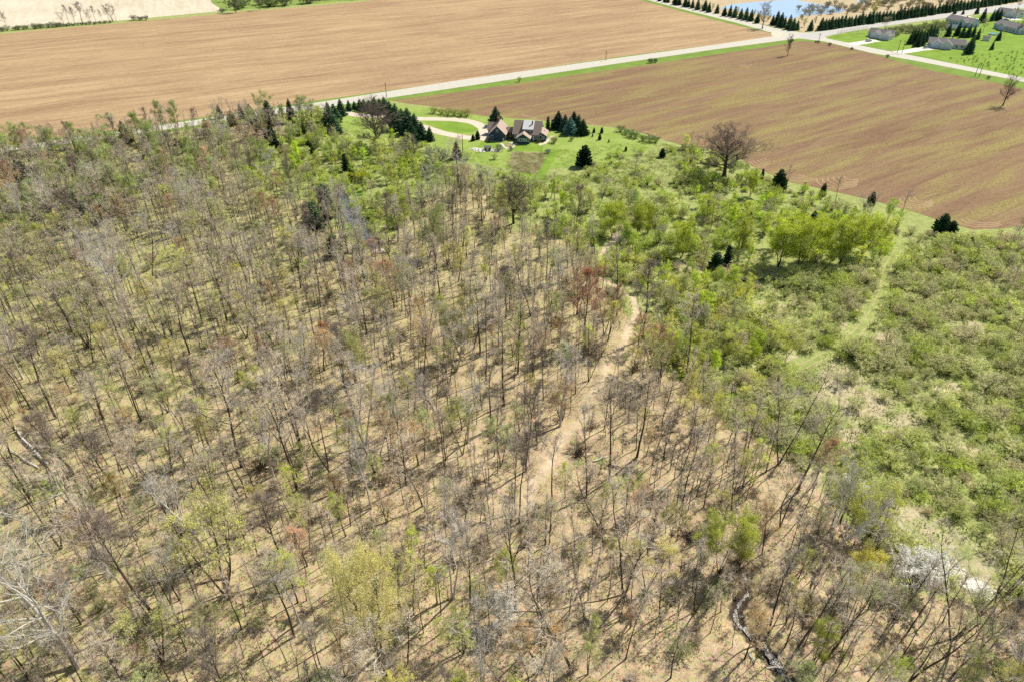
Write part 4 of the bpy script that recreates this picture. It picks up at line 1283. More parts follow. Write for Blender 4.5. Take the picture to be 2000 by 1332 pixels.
# ================================================================== random filling of woods, thicket and scrub
LM = [(744, 1278, 'the big yellow maple'), (440, 1160, 'the leaning yellow-green tree'), (150, 1300, 'the white-limbed sycamore'), (238, 610, 'the whitish broad-crowned tree'), (605, 540, 'the pinkish-grey tree'),
      (645, 700, 'the rust-orange tree'), (1140, 665, 'the red-crowned tree'), (770, 600, 'the orange-brown tree below the dock'), (695, 745, 'the pale yellow spreading tree'), (738, 488, 'the wooden dock'),
      (680, 420, 'the woodland pool'), (160, 440, 'the big dark pine'), (62, 405, 'the olive pine'), (570, 240, 'the narrow roadside spruce'), (738, 290, 'the twisting bare oak'), (1003, 437, 'the dark low-limbed oak'),
      (1415, 345, 'the wide field-edge oak'), (1519, 372, 'the largest field-edge cedar'), (1606, 383, 'the second field-edge cedar'), (1700, 400, 'the third field-edge cedar'), (1836, 455, 'the rounded tree by the grass path'),
      (1640, 515, 'the bright lime clump'), (1395, 530, 'the mid-thicket cedar'), (1195, 462, 'the top of the dirt track'), (1222, 660, 'the bend of the dirt track'), (1140, 810, 'the sandy middle of the track'),
      (1050, 930, 'the sandy end of the track'), (1215, 925, 'the green gully'), (1450, 1110, 'the stream bend'), (1530, 1312, 'the foaming creek'), (1785, 1150, 'the white blossom by the creek bed'),
      (1820, 1060, 'the dry meadow'), (1640, 745, 'the pale bare patch'), (1770, 820, 'the pale lower clearing'), (1722, 575, 'the upper grass path'), (1650, 670, 'the bend of the grass path'), (1480, 757, 'the end of the grass path'),
      (1365, 660, 'the vivid yellow-green bush'), (1640, 1030, 'the woods-edge yellow-green tree'), (980, 1255, 'the small white blossom tree'), (500, 900, 'the dark brush pile'), (70, 880, 'the fallen pale trunk'),
      (100, 950, 'the bright green ground patch'), (420, 740, 'the greenish glade'), (300, 860, 'the peach-tinted tree'), (918, 1198, 'the long-shadowed dark trunk'), (925, 680, 'the tall mid-woods trunk'),
      (430, 232, 'the roadside spruces'), (248, 280, 'the dark-topped pine'), (60, 320, 'the reddish edge tree'), (1141, 325, 'the rounded evergreen below the house'), (1940, 560, 'the leaning trunks at right'),
      (1930, 800, 'the right-hand scrub'), (1900, 960, 'the lower right scrub'), (880, 800, 'the centre hollow'), (330, 520, 'the left mid woods'), (1330, 850, 'the leaning trunks beyond the track'), (1400, 960, 'the leaf-covered slope')]
LMG = [(*gp(a, b), c) for a, b, c in LM]
USED = {}


def where(x, y):
    best = min(LMG, key=lambda m: (m[0] - x) ** 2 + (m[1] - y) ** 2)
    dx, dy = x - best[0], y - best[1]
    d = math.hypot(dx, dy)
    dist = 'close' if d < 6 else 'a bit' if d < 12 else 'well' if d < 20 else 'far'
    a = math.degrees(math.atan2(dy, dx)) % 360
    dr = ['right of', 'right behind', 'behind', 'left behind', 'left of', 'left before', 'before', 'right before'][int((a + 22.5) // 45) % 8]
    return '%s %s %s' % (dist, dr, best[2])


def unique(looks, x, y):
    wh = where(x, y)
    for lk in looks:
        s = '%s %s' % (lk, wh)
        if s not in USED:
            USED[s] = 1
            return s
    return '%s %s' % (looks[0], wh)


XR, YR = (-230, 230), (42, 335)
YARD = [(780, 262), (1340, 262), (1330, 345), (1180, 375), (1080, 385), (960, 372), (860, 340)]
PLOT = [(955, 285), (1120, 285), (1095, 350), (1030, 362), (980, 345)]
NF = np.random.RandomState(4)


def zone_points(polys, n_cand, spacing, clump=0.0, seed=1, avoid_hero=True, gt=2.6, tall=False):
    rs = np.random.RandomState(seed)
    X = rs.uniform(XR[0], XR[1], n_cand)
    Y = rs.uniform(YR[0], YR[1], n_cand)
    px, py = to_px(X, Y)
    ok = np.zeros(n_cand, bool)
    for p in polys:
        ok |= inside(p, px, py)
    ok &= (px > -190) & (px < 2190) & (py < 1480)
    ok &= line_dist(TRACK, X, Y) > 2.6
    ok &= line_dist(TRACK2, X, Y) > 2.6
    if tall:
        ok &= (line_dist(TRACK2, X * 1.14, Y * 1.14) > 2.4) & (line_dist(TRACK, X * 1.14, Y * 1.14) > 2.4) & (line_dist(CREEK[:6], X * 1.12, Y * 1.12) > 2.5)
    ok &= line_dist(GTRACK, X, Y) > gt
    ok &= line_dist(CREEK, X, Y) > 1.9
    ok &= ~inside(POOL, X, Y)
    ok &= ~inside(MEADOW, px, py)
    X, Y, px, py = X[ok], Y[ok], px[ok], py[ok]
    cell = {}
    out = []
    hero_pts = PLACED if avoid_hero else []
    for x, y, a, b in zip(X, Y, px, py):
        if clump:
            nz = noise.noise(Vector((x * .045, y * .045, seed))) + .5 * noise.noise(Vector((x * .13, y * .13, seed + 5)))
            if nz < clump * rs.uniform(-1, 1) - .12:
                continue
        k = (int(x // spacing), int(y // spacing))
        bad = False
        for i in (-1, 0, 1):
            for j in (-1, 0, 1):
                for q in cell.get((k[0] + i, k[1] + j), ()):
                    if (q[0] - x) ** 2 + (q[1] - y) ** 2 < spacing * spacing:
                        bad = True
        if bad or any((h[0] - x) ** 2 + (h[1] - y) ** 2 < h[2] ** 2 * .6 for h in hero_pts):
            continue
        cell.setdefault(k, []).append((x, y))
        out.append((x, y, a, b))
    return out


BASEH = {'bare': 20, 'dark': 20, 'lime': 12, 'pale': 20, 'bud': 16, 'leafy': 12, 'pole': 11, 'shrub': 3, 'tuft': 1, 'brush': 1, 'juniper': 5}


def stuff_object(name, label, pts, kits, colors):
    """pts: (x, y, h, kit index, colour index, rz, leanx, leany, wide). One object that instances whole small plants."""
    src = bpy.data.collections.new(name + '_sources')
    order = []
    k = 0
    for kn in kits:
        T, C, tm, cm = KIT[kn][2:]
        mb = MB()
        mb.v = list(T.v) + list(C.v)
        nT = len(T.v)
        mb.f = list(T.f) + [tuple(i + nT for i in f) for f in C.f]
        mb.m = list(T.m) + [m + len(tm) for m in C.m]
        me = mb.mesh(name + '_' + kn, tm + cm)
        o = bpy.data.objects.new('%s_%03d' % (name, k), me)
        src.objects.link(o)
        k += 1
    me = bpy.data.meshes.new(name)
    arr = np.array([(p[0], p[1]) for p in pts], float)
    Z = terrain_z(arr[:, 0], arr[:, 1])
    me.from_pydata([(p[0], p[1], float(z)) for p, z in zip(pts, Z)], [], [])
    ai = me.attributes.new('pick', 'INT', 'POINT')
    ai.data.foreach_set('value', [p[3] for p in pts])
    ar = me.attributes.new('turn', 'FLOAT_VECTOR', 'POINT')
    ar.data.foreach_set('vector', [c for p in pts for c in (p[6], p[7], p[5])])
    at_ = me.attributes.new('tint', 'FLOAT_COLOR', 'POINT')
    rt = random.Random(len(pts))
    tl = []
    for p in pts:
        k = rt.uniform(.85, 1.15)
        tl.extend((*(min(1, c * k) for c in colors[p[4]]), 1.0))
    at_.data.foreach_set('color', tl)
    asz = me.attributes.new('size', 'FLOAT_VECTOR', 'POINT')
    bs = [BASEH[kits[p[3]].rstrip('0123456789')] for p in pts]
    asz.data.foreach_set('vector', [c for p, b in zip(pts, bs) for c in (p[2] / b * p[8], p[2] / b * p[8], p[2] / b)])
    o = tag(link(name, me), label, None, None, 'stuff')
    ng = bpy.data.node_groups.new(name, 'GeometryNodeTree')
    ng.interface.new_socket('Geometry', in_out='INPUT', socket_type='NodeSocketGeometry')
    ng.interface.new_socket('Geometry', in_out='OUTPUT', socket_type='NodeSocketGeometry')
    N, L = ng.nodes, ng.links
    gi, go = N.new('NodeGroupInput'), N.new('NodeGroupOutput')
    m2p = N.new('GeometryNodeMeshToPoints')
    iop = N.new('GeometryNodeInstanceOnPoints')
    ci = N.new('GeometryNodeCollectionInfo')
    ci.inputs['Collection'].default_value = src
    ci.inputs['Separate Children'].default_value = True
    ci.inputs['Reset Children'].default_value = True

    def attr(nm, typ):
        a = N.new('GeometryNodeInputNamedAttribute')
        a.data_type = typ
        a.inputs['Name'].default_value = nm
        return a.outputs[0]
    L.new(gi.outputs[0], m2p.inputs[0])
    L.new(m2p.outputs[0], iop.inputs['Points'])
    L.new(ci.outputs[0], iop.inputs['Instance'])
    iop.inputs['Pick Instance'].default_value = True
    L.new(attr('pick', 'INT'), iop.inputs['Instance Index'])
    L.new(attr('turn', 'FLOAT_VECTOR'), iop.inputs['Rotation'])
    L.new(attr('size', 'FLOAT_VECTOR'), iop.inputs['Scale'])
    L.new(iop.outputs[0], go.inputs[0])
    md = o.modifiers.new('plants', 'NODES')
    md.node_group = ng
    return o


def pick_leans(x, y, px, py, r):
    """stands on the right lean to the right, as in the photograph"""
    k = max(0.0, min(1.0, (px - 1230) / 250)) * (1 if py > 640 else 0)
    if px > 1780 and 480 < py < 660:
        k = 1.6
    return r.gauss(0, .04), r.gauss(0, .04) + k * r.uniform(.0, .12)


def fill(kind_name, cat, group, pts, kits, colors, hfun, looks_fun, limit, stuff_name, stuff_label, wide=(.85, 1.15), colw=None):
    r = random.Random(hash(kind_name) % 1000 if False else len(kind_name) * 7 + len(pts))
    pts = sorted(pts, key=lambda p: (p[0] ** 2 + p[1] ** 2))
    vis = [p for p in pts if -60 < p[2] < 2060 and p[3] < 1400]
    far = [p for p in pts if not (-60 < p[2] < 2060 and p[3] < 1400)]
    rest = []
    for i, (x, y, px, py) in enumerate(vis + far):
        h = hfun(px, py, r)
        ki = r.randrange(len(kits))
        ci = colw(px, py, r) if colw else r.randrange(len(colors))
        lx, ly = pick_leans(x, y, px, py, r)
        wd = r.uniform(*wide)
        if i < min(limit, len(vis)):
            c = lum(colors[ci], r.uniform(.85, 1.15))
            lab = unique(looks_fun(h, ci, ly), x, y)
            plant(kind_name, kits[ki], x, y, h, lab, cat, c, group, wide=wd, lean=(lx, ly))
        else:
            rest.append((x, y, h, ki, ci, r.uniform(0, 6.28), lx, ly, wd))
    if rest:
        stuff_object(stuff_name, stuff_label, rest, kits, colors)


def hw(h, a, b, c):
    return a if h < 13.5 else b if h < 17.5 else c


# tall bare trees
BC = [C_GREY, C_PINK, (.74, .71, .60), (.76, .64, .40), (.64, .54, .40)]
BW = ['grey', 'pinkish', 'silvery', 'tan', 'brownish']
def bare_looks(h, ci, ly):
    s = hw(h, 'short', 'mid-height', 'tall')
    t = BW[ci]
    return ['%s bare %s tree' % (s, t), '%s thin %s-twigged tree' % (s, t), 'straight %s bare tree' % t, '%s leafless %s tree' % (s, t), '%s open-crowned bare tree' % s]
def region_col(a, b, r):
    q = noise.noise(Vector((a * .006, b * .009, 3.3))) + r.uniform(-.35, .35)
    return 1 if q > .32 else 3 if q > .12 else 0 if q > -.15 else 2 if q > -.35 else 4
p_bare = zone_points([WOODS], 5200, 6.2, .55, 21, tall=True)
fill('bare_tree', 'tree', 'tall bare trees of the woods', p_bare, ['bare%d' % i for i in range(10)] + ['dark1', 'dark3', 'pale0', 'pale1'], BC, lambda a, b, r: r.choice((r.uniform(17, 24), r.uniform(11, 19))) * (1.0 if b > 600 else .88 if b > 360 else .62), bare_looks, 300,
     'bare_woods', 'mass of grey leafless trees filling the far woods', (.75, 1.3), region_col)
print('bare', len(p_bare))
# budding trees: red, ochre, olive haze
UC = [(.60, .64, .20), (.76, .72, .20), (.76, .56, .28), (.70, .45, .28), (.54, .64, .26), (.70, .78, .14)]
UW = ['olive', 'yellowish', 'ochre', 'reddish', 'grey-green', 'yellow-green']
def bud_looks(h, ci, ly):
    s = 'low' if h < 8 else 'middling' if h < 11 else 'taller'
    return ['%s %s budding tree' % (s, UW[ci]), '%s tree with %s buds' % (s, UW[ci]), 'hazy %s budding tree' % UW[ci], 'fine-twigged %s %s tree' % (s, UW[ci])]
def bud_col(a, b, r):
    q = r.random()
    nz = noise.noise(Vector((a * .007, b * .011, 8.1)))
    if nz > .28 and q < .6:
        return r.choice((2, 3, 2, 1))
    if a < 900 and b < 520:
        return r.choice((0, 0, 4, 4, 4, 5)) if q < .86 else r.choice((2, 3))
    return r.choice((0, 1, 4, 4, 0, 5)) if q < .68 else r.choice((2, 2, 3, 5, 5, 1, 2))
p_bud = zone_points([WOODS], 7000, 6.0, .5, 22, tall=True)
fill('budding_tree', 'tree', 'budding trees of the woods', p_bud, ['bud%d' % i for i in range(5)], UC, lambda a, b, r: r.uniform(6.5, 13) * (1 if b > 340 else .75), bud_looks, 300, 'budding_woods', 'mass of budding trees filling the far woods', (.9, 1.3), bud_col)
print('bud', len(p_bud))
BELT = [(-150, 300), (0, 290), (150, 280), (300, 262), (430, 243), (540, 230), (640, 236), (560, 300), (480, 350), (430, 440), (200, 470), (-150, 470)]
p_belt = zone_points([BELT], 3600, 3.8, .1, 27)
for i, (x, y, a, b) in enumerate(sorted(p_belt, key=lambda p: p[1])[:300]):
    r = RNG
    kn, c_, wd_, hh = r.choice((('bud%d' % r.randrange(5), (.48, .58, .22), 'grey-green', (8, 13)), ('leafy%d' % r.randrange(5), (.44, .56, .16), 'green', (7, 12)), ('bud%d' % r.randrange(5), (.46, .54, .20), 'olive', (7, 12)), ('leafy%d' % r.randrange(5), (.50, .62, .20), 'pale green', (6, 11)),
                                ('bare%d' % r.randrange(10), C_GREY, 'bare grey', (9, 15)), ('bud%d' % r.randrange(5), (.70, .48, .33), 'reddish', (7, 11)), ('bare%d' % r.randrange(10), (.52, .46, .38), 'bare brown', (9, 14))))
    plant('belt_tree', kn, x, y, r.uniform(*hh), unique(['%s tree of the roadside belt' % wd_, 'spreading %s belt tree' % wd_, 'slim %s belt tree' % wd_, 'full %s belt tree' % wd_, 'loose %s belt tree' % wd_, 'rough %s belt tree' % wd_], x, y), 'tree', lum(c_, r.uniform(.85, 1.1)), 'trees of the belt along the gravel road', wide=r.uniform(1.1, 1.6))
for i, (px_, b_, t_, k_) in enumerate(((20, 420, 385, 'pine'), (118, 400, 360, 'pine'), (232, 418, 380, 'pine'), (185, 455, 405, 'pine'), (300, 300, 262, 'spruce1'), (405, 262, 232, 'spruce0'), (350, 300, 270, 'juniper'), (140, 330, 292, 'spruce1'), (45, 350, 312, 'juniper'),
                                       (510, 262, 228, 'spruce0'), (590, 262, 232, 'spruce1'), (605, 300, 275, 'juniper'), (540, 300, 268, 'juniper'))):
    H_('evergreen_tree', k_, px_, b_, t_, unique(['dark evergreen in the roadside belt', 'second dark evergreen in the belt', 'broad dark belt evergreen'], *gp(px_, b_)), 'evergreen', lum((.055, .105, .045), RNG.uniform(.8, 1.3)), wide=1.2)
# poles
def pole_looks(h, ci, ly):
    s = 'short' if h < 8 else 'tall'
    return ['%s slender sapling' % s, '%s thin dark sapling' % s, 'bare %s sapling' % s, 'spindly %s young tree' % s, 'pole-thin %s tree' % s, 'wispy %s sapling' % s]
p_pole = zone_points([WOODS], 26000, 2.3, .25, 23, avoid_hero=False)
fill('sapling', 'sapling', 'slender saplings among the taller trees', p_pole, ['pole%d' % i for i in range(4)], BC, lambda a, b, r: r.uniform(6, 15) * (1 if b > 400 else .75), pole_looks, 300, 'sapling_woods', 'countless slender saplings filling the woods', (.7, 1.2))
print('pole', len(p_pole))
# low brush inside the woods
p_br = zone_points([WOODS], 5200, 3.4, .5, 24, avoid_hero=False)
fill('understory_bush', 'bush', 'low bushes under the bare trees', p_br, ['shrub%d' % i for i in range(5)], [(.58, .50, .38), (.58, .60, .30), (.58, .46, .34), (.46, .56, .20)], lambda a, b, r: r.uniform(1.0, 2.6),
     lambda h, ci, ly: [s % ('low' if h < 1.8 else 'chest-high') + ' ' + ['brown', 'olive', 'reddish-brown', 'green'][ci] + ' bush' for s in ('%s', 'sparse %s', 'twiggy %s')], 300, 'understory_brush', 'brush under the far trees', (.7, 1.3),
     lambda a, b, r: r.choice((0, 0, 1, 2, 3)) if a > 700 else r.choice((0, 1, 1, 3, 2)))
print('brush', len(p_br))

# green thicket: leafing trees, bushes, bare trees
LC = [(.60, .76, .09), (.72, .78, .16), (.50, .66, .10), (.66, .84, .05), (.64, .70, .28)]
LW = ['lime-green', 'yellow-green', 'mid-green', 'vivid green', 'pale sage']
def leafy_looks(h, ci, ly):
    s = 'small' if h < 6 else 'larger'
    return ['%s %s leafing tree' % (s, LW[ci]), 'bushy %s %s tree' % (s, LW[ci]), 'round %s %s tree' % (s, LW[ci]), 'airy %s tree' % LW[ci], 'open %s %s tree' % (s, LW[ci]), 'leafy %s %s tree' % (s, LW[ci])]
SY = [(1240, 550), (1450, 560), (1540, 630), (1545, 715), (1410, 745), (1320, 700), (1260, 640)]
NEARW = [(820, 330), (1000, 430), (1160, 540), (1290, 700), (1460, 830), (1600, 930), (1700, 1050), (1760, 1170), (1640, 1200), (1590, 1000), (1450, 880), (1300, 760), (1180, 600), (900, 470)]
p_leaf = zone_points([GREEN, SY], 7000, 3.3, .15, 31)
p_leaf = [p for p in p_leaf if not inside(YARD, p[2], p[3])]
fill('leafing_tree', 'tree', 'leafing trees of the green thicket', p_leaf, ['leafy%d' % i for i in range(5)], LC, lambda a, b, r: r.uniform(3.4, 7.4) * (.62 if (a > 1350 and b < 430) else 1), leafy_looks, 300, 'green_thicket', 'leafing trees filling the green thicket', (.95, 1.4),
     lambda a, b, r: r.choice((0, 1, 2, 3, 4, 4, 1)))
print('leaf', len(p_leaf))
p_gb = zone_points([GREEN], 900, 7.5, 0, 33)
for i, (x, y, a, b) in enumerate(sorted([p for p in p_gb if not inside(YARD, p[2], p[3])], key=lambda p: p[1])[:170]):
    r = RNG
    ci = r.randrange(5)
    h = r.uniform(7, 13)
    plant('thicket_tree', 'bare%d' % r.randrange(6), x, y, h, unique(['bare %s tree in green growth' % BW[ci], 'leafless %s thicket tree' % BW[ci], 'thin %s thicket tree' % BW[ci]], x, y), 'tree', BC[ci], 'bare trees standing in the green thicket', wide=r.uniform(.9, 1.3), lean=(0, r.uniform(-.05, .08)))
# scrub bushes
SC_ = [C_SAGE, C_GSAGE, C_MOSS, (.72, .66, .38), (.66, .76, .28), (.84, .86, .20)]
SW = ['sage-green', 'grey-green', 'moss-green', 'brownish', 'dull green', 'yellowish green']
def scrub_looks(h, ci, ly):
    s = 'low' if h < 2 else 'rounded' if h < 2.8 else 'tall'
    return ['%s %s bush' % (s, SW[ci]), 'spreading %s %s bush' % (s, SW[ci]), 'hazy %s %s bush' % (s, SW[ci]), '%s twiggy %s bush' % (s, SW[ci]), 'dense %s %s bush' % (s, SW[ci]), 'loose %s %s bush' % (s, SW[ci])]
def scrub_col(a, b, r):
    return r.choice((0, 1, 1, 4, 3, 0, 2, 1)) if a > 1500 else r.choice((0, 5, 2, 3, 5, 1))
p_s = zone_points([SCRUB], 50000, 1.7, 0, 41, gt=2.2)
p_s = [p for p in p_s if not any(math.hypot((p[2] - a) / (r + 6), (p[3] - b) / (s + 4)) < 1 and RNG.random() < .8 for a, b, r, s in DRYS)]
fill('scrub_bush', 'bush', 'bushes of the overgrown field at right', p_s, ['shrub%d' % i for i in range(5)] * 2 + ['bud0', 'bud2', 'bud4', 'leafy1', 'leafy2'], SC_, lambda a, b, r: r.choice((r.uniform(1.3, 2.6), r.uniform(2.2, 3.9))), scrub_looks, 300, 'scrub', 'dense scrub of grey-green bushes filling the overgrown field', (.85, 1.5), scrub_col)
print('scrub', len(p_s))
p_g = zone_points([GREEN, [(640, 300), (880, 310), (1290, 300), (1240, 345), (960, 360), (840, 345), (700, 340)]], 9000, 2.1, .12, 42)
p_g = [p for p in p_g if not inside(PLOT, p[2], p[3]) and not (inside(YARD, p[2], p[3]) and RNG.random() < .55)]
fill('thicket_bush', 'bush', 'bushes of the green thicket', p_g, ['shrub%d' % i for i in range(5)], [C_SAGE, (.64, .82, .08), C_MOSS, (.62, .60, .30), (.58, .78, .08)], lambda a, b, r: r.uniform(1.4, 3.8),
     lambda h, ci, ly: [s + ['sage', 'bright green', 'moss-green', 'brownish grey', 'fresh green'][ci] + ' thicket bush' for s in (('small ' if h < 2.5 else 'big '), ('dense small ' if h < 2.5 else 'dense big '), ('loose small ' if h < 2.5 else 'loose big '))],
     300, 'thicket_scrub', 'bushes filling the green thicket below the house', (.8, 1.3))
print('green bushes', len(p_g))
# thin trees of the scrub, leaning right near the edge
p_t = zone_points([SCRUB], 800, 8, .3, 43, gt=4) + zone_points([[(1790, 500), (2100, 480), (2100, 650), (1880, 640)]], 700, 3.2, 0, 44, gt=4)
for i, (x, y, a, b) in enumerate(p_t[:260]):
    r = RNG
    lx, ly = pick_leans(x, y, a, b, r)
    ly += r.uniform(0, .12)
    plant('scrub_sapling', 'pole%d' % r.randrange(4) if r.random() < .8 else 'bud%d' % r.randrange(5), x, y, r.uniform(4.5, 10), unique(['thin bare scrub tree', 'slim leaning scrub sapling', 'wiry bare scrub sapling', 'upright thin scrub tree'], x, y), 'tree', r.choice(BC),
          'thin bare trees rising from the scrub', lean=(lx, ly), wide=r.uniform(.8, 1.2))

# grass tufts and seedlings (nobody could count them)
def tuft(seed, n, spread, h, w_, leafy=0):
    r = random.Random(seed)
    T, C = MB(), MB()
    T.tube([Vector((0, 0, -.05)), Vector((0, 0, h * .3))], [.012, .004], 3, 0)
    for i in range(n):
        a = Vector((r.gauss(0, spread * .45), r.gauss(0, spread * .45), 0))
        b = a + Vector((r.gauss(0, h * .45), r.gauss(0, h * .45), h * r.uniform(.5, 1.1)))
        sd_ = Vector((r.gauss(0, 1), r.gauss(0, 1), 0)).normalized() * w_
        C.face([a - sd_, a + sd_, b], 1)
    return T, C
for i in range(3):
    kit('tuft%d' % i, *tuft(200 + i, 46, 1.5, .42, .06), [BK], [TW, M['leaf']])
def low_twigs(seed):
    r = random.Random(seed)
    T, C = MB(), MB()
    T.tube([Vector((0, 0, -.05)), Vector((0, 0, .3))], [.012, .004], 3, 0)
    for i in range(26):
        a = Vector((r.gauss(0, .8), r.gauss(0, .8), 0))
        b = a + Vector((r.gauss(0, .5), r.gauss(0, .5), r.uniform(.15, 1.1)))
        C.spike(a, b, .016, 0)
    for i in range(30):
        c = Vector((r.gauss(0, .8), r.gauss(0, .8), abs(r.gauss(0, .25)) + .05))
        u = Vector((r.gauss(0, 1), r.gauss(0, 1), r.gauss(0, .5))).normalized() * .09
        v_ = Vector((-u.y, u.x, .03))
        C.face([c - u, c + v_, c + u, c - v_], 1)
    return T, C
for i in range(3):
    kit('brush%d' % i, *low_twigs(210 + i), [BK], [TW, M['leaf']])


def scatter(name, label, polys, n, seed, kits, colors, h, clump=.3, extra=None):
    rs = np.random.RandomState(seed)
    X = rs.uniform(XR[0], XR[1], n); Y = rs.uniform(YR[0], YR[1], n)
    px, py = to_px(X, Y)
    ok = np.zeros(n, bool)
    for p in polys:
        ok |= inside(p, px, py)
    ok &= (px > -120) & (px < 2120) & (py < 1420) & (line_dist(CREEK, X, Y) > 1.4) & ~inside(POOL, X, Y)
    ok &= (line_dist(TRACK2, X, Y) > 1.5) & (line_dist(TRACK, X, Y) > 1.5) & (line_dist(GTRACK, X, Y) > 1.3)
    pts = []
    r = random.Random(seed)
    for x, y in zip(X[ok], Y[ok]):
        if noise.noise(Vector((x * .08, y * .08, seed))) + .6 * noise.noise(Vector((x * .3, y * .3, seed))) < r.uniform(-clump, clump) - .15:
            continue
        pts.append((x, y, r.uniform(*h), r.randrange(len(kits)), r.randrange(len(colors)), r.uniform(0, 6.28), 0, 0, r.uniform(.8, 1.5)))
    print(name, len(pts))
    stuff_object(name, label, pts, kits, colors)


scatter('grass_tussocks', 'green and straw grass tussocks between the bushes', [SCRUB, GREEN], 24000, 51, ['tuft0', 'tuft1', 'tuft2'], [(.30, .38, .09), (.44, .42, .20), (.22, .32, .06), (.52, .46, .28)], (.7, 1.7))
scatter('low_undergrowth', 'seedlings and small twigs over the leaf litter', [WOODS], 22000, 52, ['brush0', 'brush1', 'brush2', 'tuft0'], [(.34, .22, .14), (.30, .36, .10), (.46, .36, .24), (.24, .32, .08)], (.5, 1.3))

scatter('garden_weeds', 'straw and weeds over the garden plot', [[(1000, 297), (1068, 300), (1058, 325), (1048, 340), (1010, 336), (992, 322)]], 160000, 53, ['tuft0', 'tuft1', 'brush0'], [(.46, .42, .22), (.38, .32, .18), (.44, .48, .16)], (.4, 1.0), .5)
scatter('yard_tussocks', 'uneven grass of the yard', [[(640, 240), (700, 232), (780, 262), (850, 300), (960, 300), (1080, 295), (1290, 275), (1340, 290), (1330, 345), (1080, 385), (960, 372), (840, 345), (700, 300)]], 60000, 54, ['tuft0', 'tuft1', 'tuft2'],
        [(.34, .44, .09), (.50, .50, .22), (.26, .38, .06)], (.3, .9), .5)

# ================================================================== fallen wood
def log(name, p, q, r0, label, pale=True, z0=0.15, group=None, stubs=4, seed=1):
    a = gp(*p); b = gp(*q)
    r = random.Random(seed)
    za, zb = (float(terrain_z(np.array([v[0]]), np.array([v[1]]))[0]) for v in (a, b))
    root = empty(name, (a[0], a[1], za), 0, label, 'log', group)
    A = Vector((0, 0, z0)); B = Vector((b[0] - a[0], b[1] - a[1], zb - za + z0 + .2))
    pts = [A.lerp(B, t) + Vector((r.gauss(0, .12), r.gauss(0, .12), 0)) for t in (0, .25, .5, .75, 1)]
    mb = MB()
    mb.tube(pts, [r0, r0 * .9, r0 * .75, r0 * .55, r0 * .3], 7, 0, True)
    link('trunk', mb.mesh('log_trunk', [PB if pale else BK]), root)
    mb = MB()
    for i in range(stubs):
        c = A.lerp(B, r.uniform(.3, .98))
        d = Vector((r.gauss(0, 1), r.gauss(0, 1), r.uniform(.1, .9))).normalized()
        L = r.uniform(.8, 2.6)
        mb.tube([c, c + d * L * .5, c + d * L + Vector((r.gauss(0, .3), r.gauss(0, .3), 0))], [r0 * .35, r0 * .25, .02], 4, 0)
    if stubs:
        link('branch', mb.mesh('log_branches', [PB if pale else BK]), root)
    return root


log('fallen_log', (95, 912), (30, 838), .38, 'thick pale fallen trunk at the left edge', seed=1, stubs=6)
log('fallen_log', (98, 908), (48, 845), .24, 'second fallen trunk crossing the thick pale one at left', False, seed=2)
log('fallen_log', (75, 915), (22, 880), .2, 'thin pale log left of the thick fallen trunk', seed=3)
log('fallen_log', (65, 985), (132, 958), .18, 'long pale log over the bright green ground patch', seed=4)
log('fallen_log', (85, 982), (118, 962), .12, 'short thin log beside the long pale one', seed=5)
log('fallen_log', (130, 990), (148, 950), .12, 'pale forked log right of the green ground patch', seed=6)
log('fallen_log', (1722, 1045), (1770, 995), .2, 'pale fallen snag pointing into the dry meadow', seed=7, stubs=9)
log('fallen_log', (1735, 1040), (1752, 985), .14, 'second pale snag beside the meadow one', seed=8, stubs=8)
log('fallen_log', (1500, 1300), (1575, 1305), .14, 'log lying across the foaming creek', seed=9)
log('fallen_log', (1462, 1270), (1478, 1300), .15, 'pale log on the grass left of the creek', seed=10)
log('fallen_log', (1160, 900), (1188, 888), .2, 'pale log across the green gully', seed=11)
log('fallen_log', (1190, 903), (1215, 912), .2, 'dark log in the gully below the pale one', False, seed=12)
log('fallen_log', (548, 690), (565, 700), .22, 'pale stub log right of the middle left woods', seed=13)
log('fallen_log', (515, 755), (545, 760), .25, 'short white log in the middle of the left woods', seed=14, stubs=1)
log('fallen_log', (390, 765), (440, 770), .15, 'pale thin log under the trees left of the white one', seed=15)
log('fallen_log', (115, 690), (150, 668), .15, 'pale leaning log in the upper left woods', seed=16)
log('fallen_log', (990, 760), (1020, 745), .15, 'grey log near the middle of the track', seed=17)
log('fallen_log', (1250, 1150), (1300, 1165), .16, 'grey log right of the grey-crowned gully tree', seed=18)
log('fallen_log', (830, 765), (850, 800), .2, 'curved pale log in the centre hollow', seed=19)
log('fallen_log', (1290, 850), (1330, 840), .14, 'dark thin log on the leaf slope', False, seed=20)
log('fallen_log', (25, 1100), (60, 1120), .2, 'dark log at the left edge near the bottom', False, seed=21)
log('fallen_log', (380, 1140), (450, 1128), .2, 'dark log behind the leaning yellow-green tree', False, seed=22)
for i in range(8):
    log('cut_pole', (1680 + i * 3.2, 1152 + i * 1.2), (1702 + i * 2.6, 1175 + i * 2.0), .09, '%s pole of the small pole stack by the blossom' % 'first second third fourth fifth sixth seventh eighth'.split()[i], i % 2 == 0, .1, 'poles stacked by the white blossom', 0, 30 + i)
